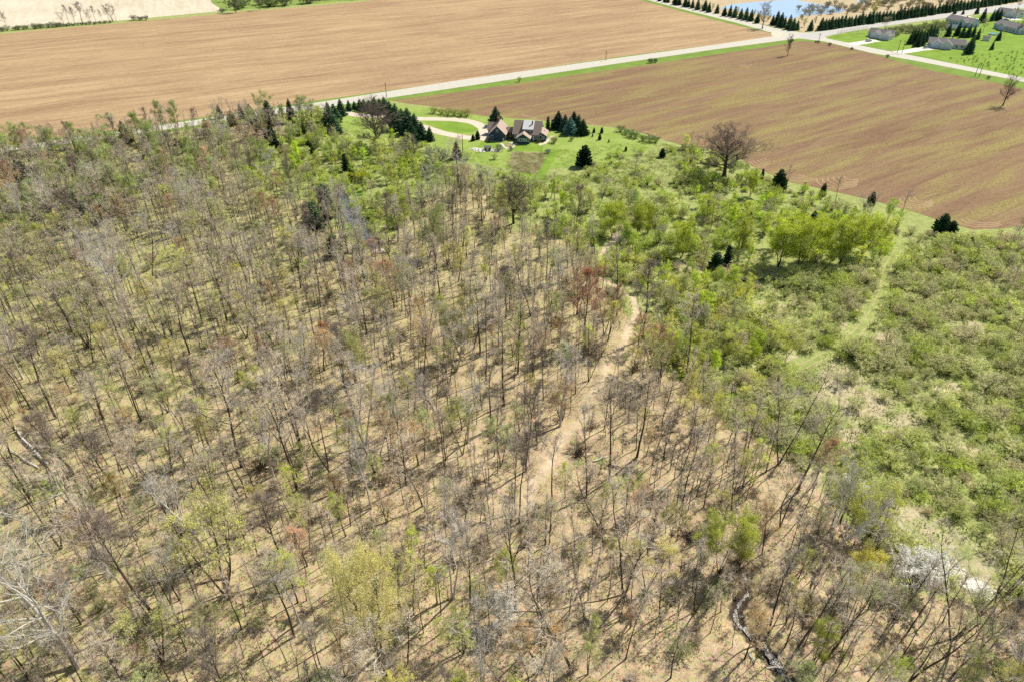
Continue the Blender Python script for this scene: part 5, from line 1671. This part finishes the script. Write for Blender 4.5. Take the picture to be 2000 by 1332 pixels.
# brush heap with dark branches
def brush_heap(px, py, R_, label, seed):
    x, y = gp(px, py)
    r = random.Random(seed)
    root = empty('brush_pile', (x, y, float(terrain_z(np.array([x]), np.array([y]))[0])), 0, label, 'brush pile')
    mb = MB()
    for i in range(90):
        a = Vector((r.gauss(0, .5), r.gauss(0, .5), r.uniform(0, .5)))
        d = Vector((r.gauss(0, 1), r.gauss(0, 1), r.uniform(.05, 1.2))).normalized()
        L = R_ * r.uniform(.4, 1.1)
        mb.tube([a, a + d * L * .5 + Vector((r.gauss(0, .2),) * 3), a + d * L], [.06, .04, .015], 4, 0)
    link('branches', mb.mesh('brush_branches', [BK]), root)
brush_heap(505, 918, 3.6, 'dark uprooted brush heap in the left woods', 1)
brush_heap(1345, 1045, 3.0, 'dark brush heap where the gully ends', 2)
brush_heap(1130, 885, 2.6, 'dark brush at the head of the green gully', 3)
brush_heap(300, 1320, 2.0, 'dark brush heap at the bottom left of the maple', 4)
# stones of the creek bed
def stones(name, label, pts, n, spread, size, mat, seed):
    r = random.Random(seed)
    mb = MB()
    for i in range(n):
        k = r.random() * (len(pts) - 1)
        j = int(k)
        a = pts[j]; b = pts[min(j + 1, len(pts) - 1)]
        x = a[0] + (b[0] - a[0]) * (k - j) + r.gauss(0, spread)
        y = a[1] + (b[1] - a[1]) * (k - j) + r.gauss(0, spread)
        z = float(terrain_z(np.array([x]), np.array([y]))[0])
        s = size * r.uniform(.4, 1.4)
        ring = []
        n6 = 6
        ph = r.random() * 6
        for lv, rr in ((-.2, 1.0), (.35, .85), (.6, .4)):
            ring.append([Vector((x + math.cos(ph + q * 6.283 / n6) * s * rr * r.uniform(.8, 1.2), y + math.sin(ph + q * 6.283 / n6) * s * rr * r.uniform(.8, 1.2), z + lv * s)) for q in range(n6)])
        for l in range(2):
            for q in range(n6):
                mb.face([ring[l][q], ring[l][(q + 1) % n6], ring[l + 1][(q + 1) % n6], ring[l + 1][q]], 0)
        mb.face(ring[2], 0)
    tag(link(name, mb.mesh(name, [mat])), label, None, None, 'stuff')
M['stone'] = simple('grey_stone', (.46, .45, .43), .8, .3, 3)
M['pale_stone'] = simple('pale_stone', (.70, .67, .60), .8, .2, 3)
stones('creek_stones', 'grey stones of the dry creek bed beside the meadow', STONE, 1100, .8, .24, M['pale_stone'], 1)
stones('foam_stones', 'pale stones and foam in the running creek', CREEK[:6], 160, .6, .14, M['stone'], 2)
stones('rock_rubble', 'pale rubble and rocks along the edge of the yard', [gp(925, 292), gp(945, 296), (gp(975, 294))], 120, 1.0, .5, M['pale_stone'], 3)
# green and dry fringe around the white blossom etc. is part of the ground
# ================================================================== buildings
M['siding_dark'] = simple('dark_blue_siding', (.06, .08, .135), .8, .12, 1.2)
M['siding_pale'] = simple('pale_blue_siding', (.76, .78, .90), .8, .06, 1.2)
M['siding_blue'] = simple('soft_blue_siding', (.58, .64, .82), .8, .06, 1.2)
M['shingle_brown'] = simple('brown_shingles', (.30, .235, .19), .9, .22, 2.5)
M['shingle_tan'] = simple('tan_shingles', (.42, .32, .26), .9, .2, 2.5)
M['shingle_grey'] = simple('grey_shingles', (.20, .185, .185), .9, .2, 2.5)
M['metal_roof'] = simple('pale_metal_roof', (.60, .60, .58), .5, .08, 1.0, spec=.5)
M['trim'] = simple('white_trim', (.80, .80, .78), .6, .03)
M['glass'] = simple('window_glass', (.05, .07, .09), .08, .1, 1, spec=.8)
M['glass_green'] = simple('sunroom_glass', (.16, .30, .26), .1, .2, 1, spec=.8)
M['brick'] = simple('red_brick', (.34, .15, .11), .9, .25, 4)
M['door_white'] = simple('white_door', (.72, .73, .74), .6, .04)
M['dark_paint'] = simple('dark_paint', (.04, .04, .045), .5, .2)
M['wood_grey'] = simple('weathered_planks', (.52, .46, .37), .9, .2, 3)
M['pole_wood'] = simple('pole_wood', (.16, .12, .09), .9, .2, 3)


def part(name, mb, mat, parent, label=None):
    o = link(name, mb.mesh(name, [mat] if not isinstance(mat, list) else mat), parent)
    if label:
        o['label'] = label
    return o


def gable(root, x0, x1, y0, y1, wh, rh, axis, wall, roof, over=.45, z0=0.0, rlabel=None, trim=True):
    """wall body + two roof slopes + fascia; axis: direction of the ridge"""
    mb = MB()
    if axis == 'x':
        ym = (y0 + y1) / 2
        mb.prism([(x0, y0, z0), (x0, y1, z0), (x0, y1, z0 + wh), (x0, ym, z0 + rh - .03), (x0, y0, z0 + wh)], (x1 - x0, 0, 0))
    else:
        xm = (x0 + x1) / 2
        mb.prism([(x0, y0, z0), (x0, y0, z0 + wh), (xm, y0, z0 + rh - .03), (x1, y0, z0 + wh), (x1, y0, z0)], (0, y1 - y0, 0))
    part('wall', mb, wall, root)
    th = .16
    for s in (-1, 1):
        mb = MB()
        if axis == 'x':
            ym = (y0 + y1) / 2
            e = y0 if s < 0 else y1
            sl = (rh - wh) / abs(ym - e)
            ey = e + s * over
            ez = z0 + wh - sl * over
            mb.prism([(x0 - over, ym, z0 + rh), (x0 - over, ey, ez), (x0 - over, ey, ez + th), (x0 - over, ym, z0 + rh + th)], (x1 - x0 + 2 * over, 0, 0))
        else:
            xm = (x0 + x1) / 2
            e = x0 if s < 0 else x1
            sl = (rh - wh) / abs(xm - e)
            ex = e + s * over
            ez = z0 + wh - sl * over
            mb.prism([(xm, y0 - over, z0 + rh), (ex, y0 - over, ez), (ex, y0 - over, ez + th), (xm, y0 - over, z0 + rh + th)], (0, y1 - y0 + 2 * over, 0))
        part('roof', mb, roof, root, rlabel)
        if trim:
            mb = MB()
            if axis == 'x':
                for xx in (x0 - over - .06, x1 + over):
                    mb.prism([(xx, ym, z0 + rh - .06), (xx, ey, ez - .06), (xx, ey, ez + th + .03), (xx, ym, z0 + rh + th + .03)], (.06, 0, 0))
            else:
                for yy in (y0 - over - .06, y1 + over):
                    mb.prism([(xm, yy, z0 + rh - .06), (ex, yy, ez - .06), (ex, yy, ez + th + .03), (xm, yy, z0 + rh + th + .03)], (0, .06, 0))
            part('fascia', mb, M['trim'], root)


def window(root, x, z, w_, h, y, face='y', glass='glass', frame='trim', s=-1):
    """window on a wall plane; face 'y': plane y=const looking towards s*y"""
    mb, mp = MB(), MB()
    t = .12
    if face == 'y':
        ya, yb = sorted((y + s * .07, y - s * .02))
        mb.box(x - w_ / 2 - t, x - w_ / 2, ya, yb, z - t, z + h + t)
        mb.box(x + w_ / 2, x + w_ / 2 + t, ya, yb, z - t, z + h + t)
        mb.box(x - w_ / 2, x + w_ / 2, ya, yb, z - t, z)
        mb.box(x - w_ / 2, x + w_ / 2, ya, yb, z + h, z + h + t)
        ya, yb = sorted((y + s * .04, y - s * .02))
        mp.box(x - w_ / 2, x + w_ / 2, ya, yb, z, z + h)
    else:
        xa, xb = sorted((y + s * .07, y - s * .02))
        mb.box(xa, xb, x - w_ / 2 - t, x - w_ / 2, z - t, z + h + t)
        mb.box(xa, xb, x + w_ / 2, x + w_ / 2 + t, z - t, z + h + t)
        mb.box(xa, xb, x - w_ / 2, x + w_ / 2, z - t, z)
        mb.box(xa, xb, x - w_ / 2, x + w_ / 2, z + h, z + h + t)
        xa, xb = sorted((y + s * .04, y - s * .02))
        mp.box(xa, xb, x - w_ / 2, x + w_ / 2, z, z + h)
    f = part('window', mb, M[frame], root)
    part('pane', mp, M[glass], f)


hx, hy = gp(1010, 275)
HOUSE = empty('house', (hx, hy, 0), RD(-9), 'dark blue house with brown roofs, a pale dormer roof and an attached garage', 'house')
gable(HOUSE, -1.6, 10.4, 0, 10, 3.1, 7.5, 'x', M['siding_dark'], M['shingle_brown'])
# shed dormer with pale metal roof
mb = MB()
mb.prism([(2.6, .45, 3.35), (2.6, .45, 5.15), (2.6, 4.9, 7.3), (2.6, 4.9, 6.2)][::-1], (4.4, 0, 0))
part('dormer', mb, M['siding_dark'], HOUSE)
mb = MB()
mb.prism([(2.3, -.05, 5.02), (2.3, 5.06, 7.62), (2.3, 5.06, 7.80), (2.3, -.05, 5.2)][::-1], (5.0, 0, 0))
part('dormer_roof', mb, M['metal_roof'], HOUSE, 'pale metal dormer roof')
for x in (3.3, 4.5, 5.9):
    window(HOUSE, x, 3.95, .7, .85, .45)
# sunroom
gable(HOUSE, .4, 6.2, -4.2, -.02, 2.6, 4.5, 'y', M['siding_dark'], M['shingle_tan'], .5, rlabel='tan sunroom roof')
for i in range(5):
    window(HOUSE, 1.15 + i * 1.07, 1.1, .8, 1.2, -4.2, glass='glass_green' if i in (2, 3) else 'glass')
window(HOUSE, 8.0, 1.0, 1.1, 1.3, 0)
window(HOUSE, 9.5, 1.0, .8, 1.3, 0)
window(HOUSE, -.8, 1.0, .9, 1.3, 0)
# chimney pipe
mb = MB(); mb.box(6.2, 6.7, 2.6, 3.1, 6.0, 8.1)
ch = part('chimney', mb, M['dark_paint'], HOUSE)
# right lean-to
mb = MB()
mb.prism([(10.42, .6, 0), (12.9, .6, 0), (12.9, .6, 2.5), (10.42, .6, 4.0)], (0, 7.4, 0))
part('side_wing', mb, M['siding_dark'], HOUSE)
mb = MB()
mb.prism([(10.45, .2, 4.05), (13.4, .2, 2.3), (13.4, .2, 2.46), (10.45, .2, 4.22)], (0, 8.2, 0))
part('roof', mb, M['shingle_tan'], HOUSE, 'tan lean-to roof')
window(HOUSE, 11.6, .9, 1.0, 1.3, .6)
# connector and garage
gable(HOUSE, -5.6, -1.62, 2.6, 7.0, 2.4, 4.3, 'x', M['siding_dark'], M['shingle_brown'], .02, trim=False)
gable(HOUSE, -12.4, -5.2, -1.6, 8.2, 3.1, 6.5, 'y', M['siding_dark'], M['shingle_tan'], .5, rlabel='tan garage roof')
gable(HOUSE, -14.2, -9.2, 5.0, 9.4, 2.9, 5.4, 'x', M['siding_dark'], M['shingle_tan'], .35, rlabel='pinkish cross roof')
window(HOUSE, -8.8, 4.0, .8, .95, -1.6)
window(HOUSE, -11.2, 1.0, .9, 1.3, -1.6)
mb = MB(); mb.box(-6.4, -5.7, -1.68, -1.6, .1, 1.1)
part('meter_box', mb, M['trim'], HOUSE)
mb = MB(); mb.box(-10.4, -9.4, 7.4, 8.3, 4.5, 7.6)
part('chimney', mb, M['brick'], HOUSE, 'red brick chimney')
for k in range(2):
    mb = MB(); mb.box(-12.48, -12.4, .2 + k * 2.6, 2.4 + k * 2.6, .05, 2.2)
    part('garage_door', mb, M['door_white'], HOUSE)
mb = MB(); mb.box(6.9, 7.8, -.08, 0, .1, 2.2)
part('door', mb, M['door_white'], HOUSE)


def far_house(a_px, b_px, label, depth, wall, roof, fronts, wh=2.9, rise=2.5, back_windows=True, scale=1.0):
    a, b = gp(*a_px), gp(*b_px)
    L = math.hypot(b[0] - a[0], b[1] - a[1]) * scale
    rz = math.atan2(b[1] - a[1], b[0] - a[0])
    root = empty('house', (a[0], a[1], 0), rz, label, 'house', None)
    gable(root, 0, L, 0, depth, wh, wh + rise, 'x', wall, roof, .5)
    for (fx, fw, fd, door) in fronts:
        gable(root, fx, fx + fw, -fd, -.02 + depth * .45, wh - .05, wh + fw * .33, 'y', wall, roof, .45)
        if door:
            mb = MB(); mb.box(fx + fw * .14, fx + fw * .86, -fd - .06, -fd + .02, .05, 2.3)
            gd = part('garage_door', mb, M['door_white'], root)
    n = int(L // 3)
    for k in range(n):
        x = (k + .5) * L / n
        if any(fx - .8 < x < fx + fw + .8 for fx, fw, fd, d in fronts):
            continue
        window(root, x, .95, 1.2, 1.2, 0)
    for yy in (depth * .3, depth * .7):
        window(root, yy, .95, 1.0, 1.2, L, 'x', s=1)
    mb = MB(); mb.box(L * .6, L * .6 + .6, depth * .52, depth * .52 + .6, wh + rise - .6, wh + rise + .8)
    part('chimney', mb, M['brick'], root)
    return root


far_house((1694, 72), (1738, 78), 'pale house nearest the crossroads with two front garage gables', 9, M['siding_pale'], M['shingle_grey'], [(3.0, 6.4, 4, True), (10.0, 7.0, 5.5, True)], rise=2.5)
far_house((1812, 92), (1882, 98), 'widest pale house with broken grey roofs beside the long driveway', 10, M['siding_pale'], M['shingle_grey'], [(1.5, 6.5, 3.5, False), (7.2, 7.0, 5, True), (22, 6, 1.5, False)])
far_house((1845, 46), (1892, 55), 'blue-grey house behind the widest one, below the highway', 11, M['siding_blue'], M['shingle_grey'], [(12.5, 7, 2.0, False)], wh=3.4, rise=2.6)
far_house((1939, 56), (1988, 68), 'blue-grey house at the right with the teal pool before it', 11, M['siding_blue'], M['shingle_grey'], [(6, 6, 1.2, False)], wh=3.4, rise=2.6)
far_house((1944, 30), (1988, 36), 'farthest pale house by the highway in the top right corner', 10, M['siding_pale'], M['shingle_grey'], [(9, 9, 4, True)], rise=2.5)

# shed, trailer, pool ---------------------------------------------------------------
def small_shed(name, px, py, w_, d, h, wall, roof, label, cat, rz=0.0):
    x, y = gp(px, py)
    r = empty(name, (x, y, 0), rz, label, cat)
    gable(r, -w_ / 2, w_ / 2, 0, d, h, h + w_ * .22, 'y' if d > w_ else 'x', wall, roof, .2, trim=False)
    mb = MB(); mb.box(-.5, .5, -.05, 0, .05, min(2.0, h * .9))
    part('door', mb, M['door_white'], r)
small_shed('garden_shed', 1925, 81, 4.5, 3.5, 2.2, M['trim'], M['shingle_grey'], 'small white-fronted shed below the right-hand houses', 'shed', RD(-30))
small_shed('garden_shed', 952, 296, 2.6, 2.0, 1.5, M['dark_paint'], M['shingle_grey'], 'low dark shed among pale rubble at the yard edge', 'shed', RD(-10))
small_shed('long_shed', 1857, 60, 8.5, 3.0, 1.9, M['wood_grey'], M['metal_roof'], 'long low white-roofed shed behind the spaced evergreens', 'shed', RD(-20))


def pool_():
    x, y = gp(1940, 69)
    r = empty('swimming_pool', (x, y, 0), 0, 'round teal above-ground pool in the lawn of the right-hand house', 'pool')
    mb = MB()
    n = 24
    R_ = 3.6
    for k in range(n):
        a, b = 2 * math.pi * k / n, 2 * math.pi * (k + 1) / n
        p0, p1 = Vector((math.cos(a) * R_, math.sin(a) * R_ * .7, 0)), Vector((math.cos(b) * R_, math.sin(b) * R_ * .7, 0))
        u = Vector((0, 0, 1.2))
        mb.face([p0, p1, p1 + u, p0 + u])
        mb.face([p1 * .96 + u, p0 * .96 + u, p0 + u, p1 + u][::-1])
        mb.face([p1 * .96, p0 * .96, p0 * .96 + u, p1 * .96 + u])
    part('wall', mb, M['trim'], r)
    mb = MB()
    mb.face([Vector((math.cos(2 * math.pi * k / n) * R_ * .955, math.sin(2 * math.pi * k / n) * R_ * .7 * .955, 1.05)) for k in range(n)])
    part('water', mb, simple('pool_water', (.10, .42, .38), .1, .05, 1, spec=.6), r)
pool_()


def car(px, py, rz, col, label, van=False):
    x, y = gp(px, py)
    r = empty('parked_car', (x, y, .08), rz, label, 'car')
    mb = MB()
    prof = [(-2.3, .35), (2.3, .35), (2.35, .75), (2.1, .95), (1.1, 1.05), (.5, 1.0), (-1.9, 1.05), (-2.35, .95)]
    mb.prism([(a, -.88, b) for a, b in prof], (0, 1.76, 0))
    part('body', mb, simple('car_paint', col, .3, .03, 1, spec=.6), r)
    mb = MB()
    top = 1.75 if van else 1.45
    pr = [(1.05, 1.05), (.35, top), (-1.5 if not van else -2.1, top), (-1.95 if not van else -2.25, 1.05)]
    mb.prism([(a, -.78, b) for a, b in pr], (0, 1.56, 0))
    part('cabin', mb, M['glass'], r)
    mb = MB(); mb.box(-1.45, .3, -.72, .72, top, top + .05)
    part('roof', mb, simple('car_roof_paint', col, .3, .03, 1, spec=.6), r)
    for sx in (-1.4, 1.45):
        for sy in (-.9, .9):
            mb = MB()
            mb.tube([Vector((sx, sy - .1, .33)), Vector((sx, sy + .1, .33))], [.33, .33], 12, 0, True)
            part('wheel', mb, M['dark_paint'], r)
    for sx in (2.33,):
        for sy in (-.62, .62):
            mb = MB(); mb.box(sx, sx + .04, sy - .18, sy + .18, .6, .76)
            part('headlight', mb, M['trim'], r)
car(1696, 82, RD(20), (.5, .52, .55), 'silver car on the driveway of the house nearest the crossroads')
car(1809, 95, RD(15), (.62, .66, .70), 'pale car in front of the widest house by its garage', True)
car(1964, 41, RD(-20), (.3, .3, .32), 'grey car on the drive of the farthest house')


def upole(px, b, top, label, arm=True, group=None):
    x, y = gp(px, b)
    h = hgt(px, b, top)
    r = empty('utility_pole', (x, y, 0), ROAD_DIR, label, 'utility pole', group)
    mb = MB()
    mb.tube([Vector((0, 0, -.1)), Vector((0, 0, h))], [.19, .13], 8, 0, True)
    part('pole', mb, M['pole_wood'], r)
    if arm:
        mb = MB(); mb.box(-.07, .07, -1.1, 1.1, h - .8, h - .66)
        part('crossarm', mb, M['pole_wood'], r)
        for k in (-.95, 0, .95):
            mb = MB(); mb.tube([Vector((0, k, h - .66 if k else h)), Vector((0, k, h - .4 if k else h + .25))], [.07, .05], 6, 0, True)
            part('insulator', mb, M['stone'], r)
upole(755, 191, 162, 'wooden utility pole beside the gravel road above the spruce row')
upole(904, 299, 264, 'utility pole on the lawn right of the dark spruce', False)
upole(1183, 119, 100, 'distant thin utility pole on the far side of the gravel road')
upole(1752, 105, 79, 'left pole of the pair by the second driveway')
upole(1761, 106, 80, 'right pole of the pair by the second driveway')
upole(1904, 150, 125, 'left pole of the pair beside the side road at right')
upole(1912, 151, 126, 'right pole of the pair beside the side road at right')
upole(1599, 81, 66, 'utility pole at the crossroads')


def dock():
    x, y = gp(738, 491)
    r = empty('wooden_dock', (x, y, -.35), RD(12), 'small pale wooden dock at the near end of the woodland pool', 'dock')
    for i in range(9):
        mb = MB(); mb.box(-1.9 + i * .43, -1.9 + i * .43 + .38, -1.5, 1.6, .42 + (i % 3) * .008, .5 + (i % 3) * .008)
        part('plank', mb, M['wood_grey'], r)
    for sy in (-1.3, 1.4):
        mb = MB(); mb.box(-1.9, 1.95, sy - .06, sy + .06, .25, .415)
        part('beam', mb, M['wood_grey'], r)
    for sx in (-1.8, 1.8):
        for sy in (-1.3, 1.4):
            mb = MB(); mb.box(sx - .07, sx + .07, sy - .19, sy - .065, -.8, .41)
            part('post', mb, M['wood_grey'], r)
dock()
# bed of stones and flower patch by the sunroom
stones('flower_bed_stones', 'ring of pale stones round the dark little bed before the house', [gp(980, 282), gp(985, 290), gp(996, 291), gp(1004, 284), gp(998, 279)], 70, .35, .38, M['pale_stone'], 5)
sheet('flower_bed', [(984, 282), (988, 288), (996, 288), (1000, 283), (994, 279)], .038, M['garden'])
sheet('garden_path', [(976, 281), (984, 290), (996, 293), (1008, 286), (1012, 281), (1007, 280), (1003, 285), (996, 290), (987, 288), (981, 280)], .042, M['drive'])
sheet('garden_path', [(1050, 282), (1062, 280), (1070, 272), (1078, 266), (1084, 266), (1076, 273), (1066, 282), (1054, 285)], .042, M['drive'])
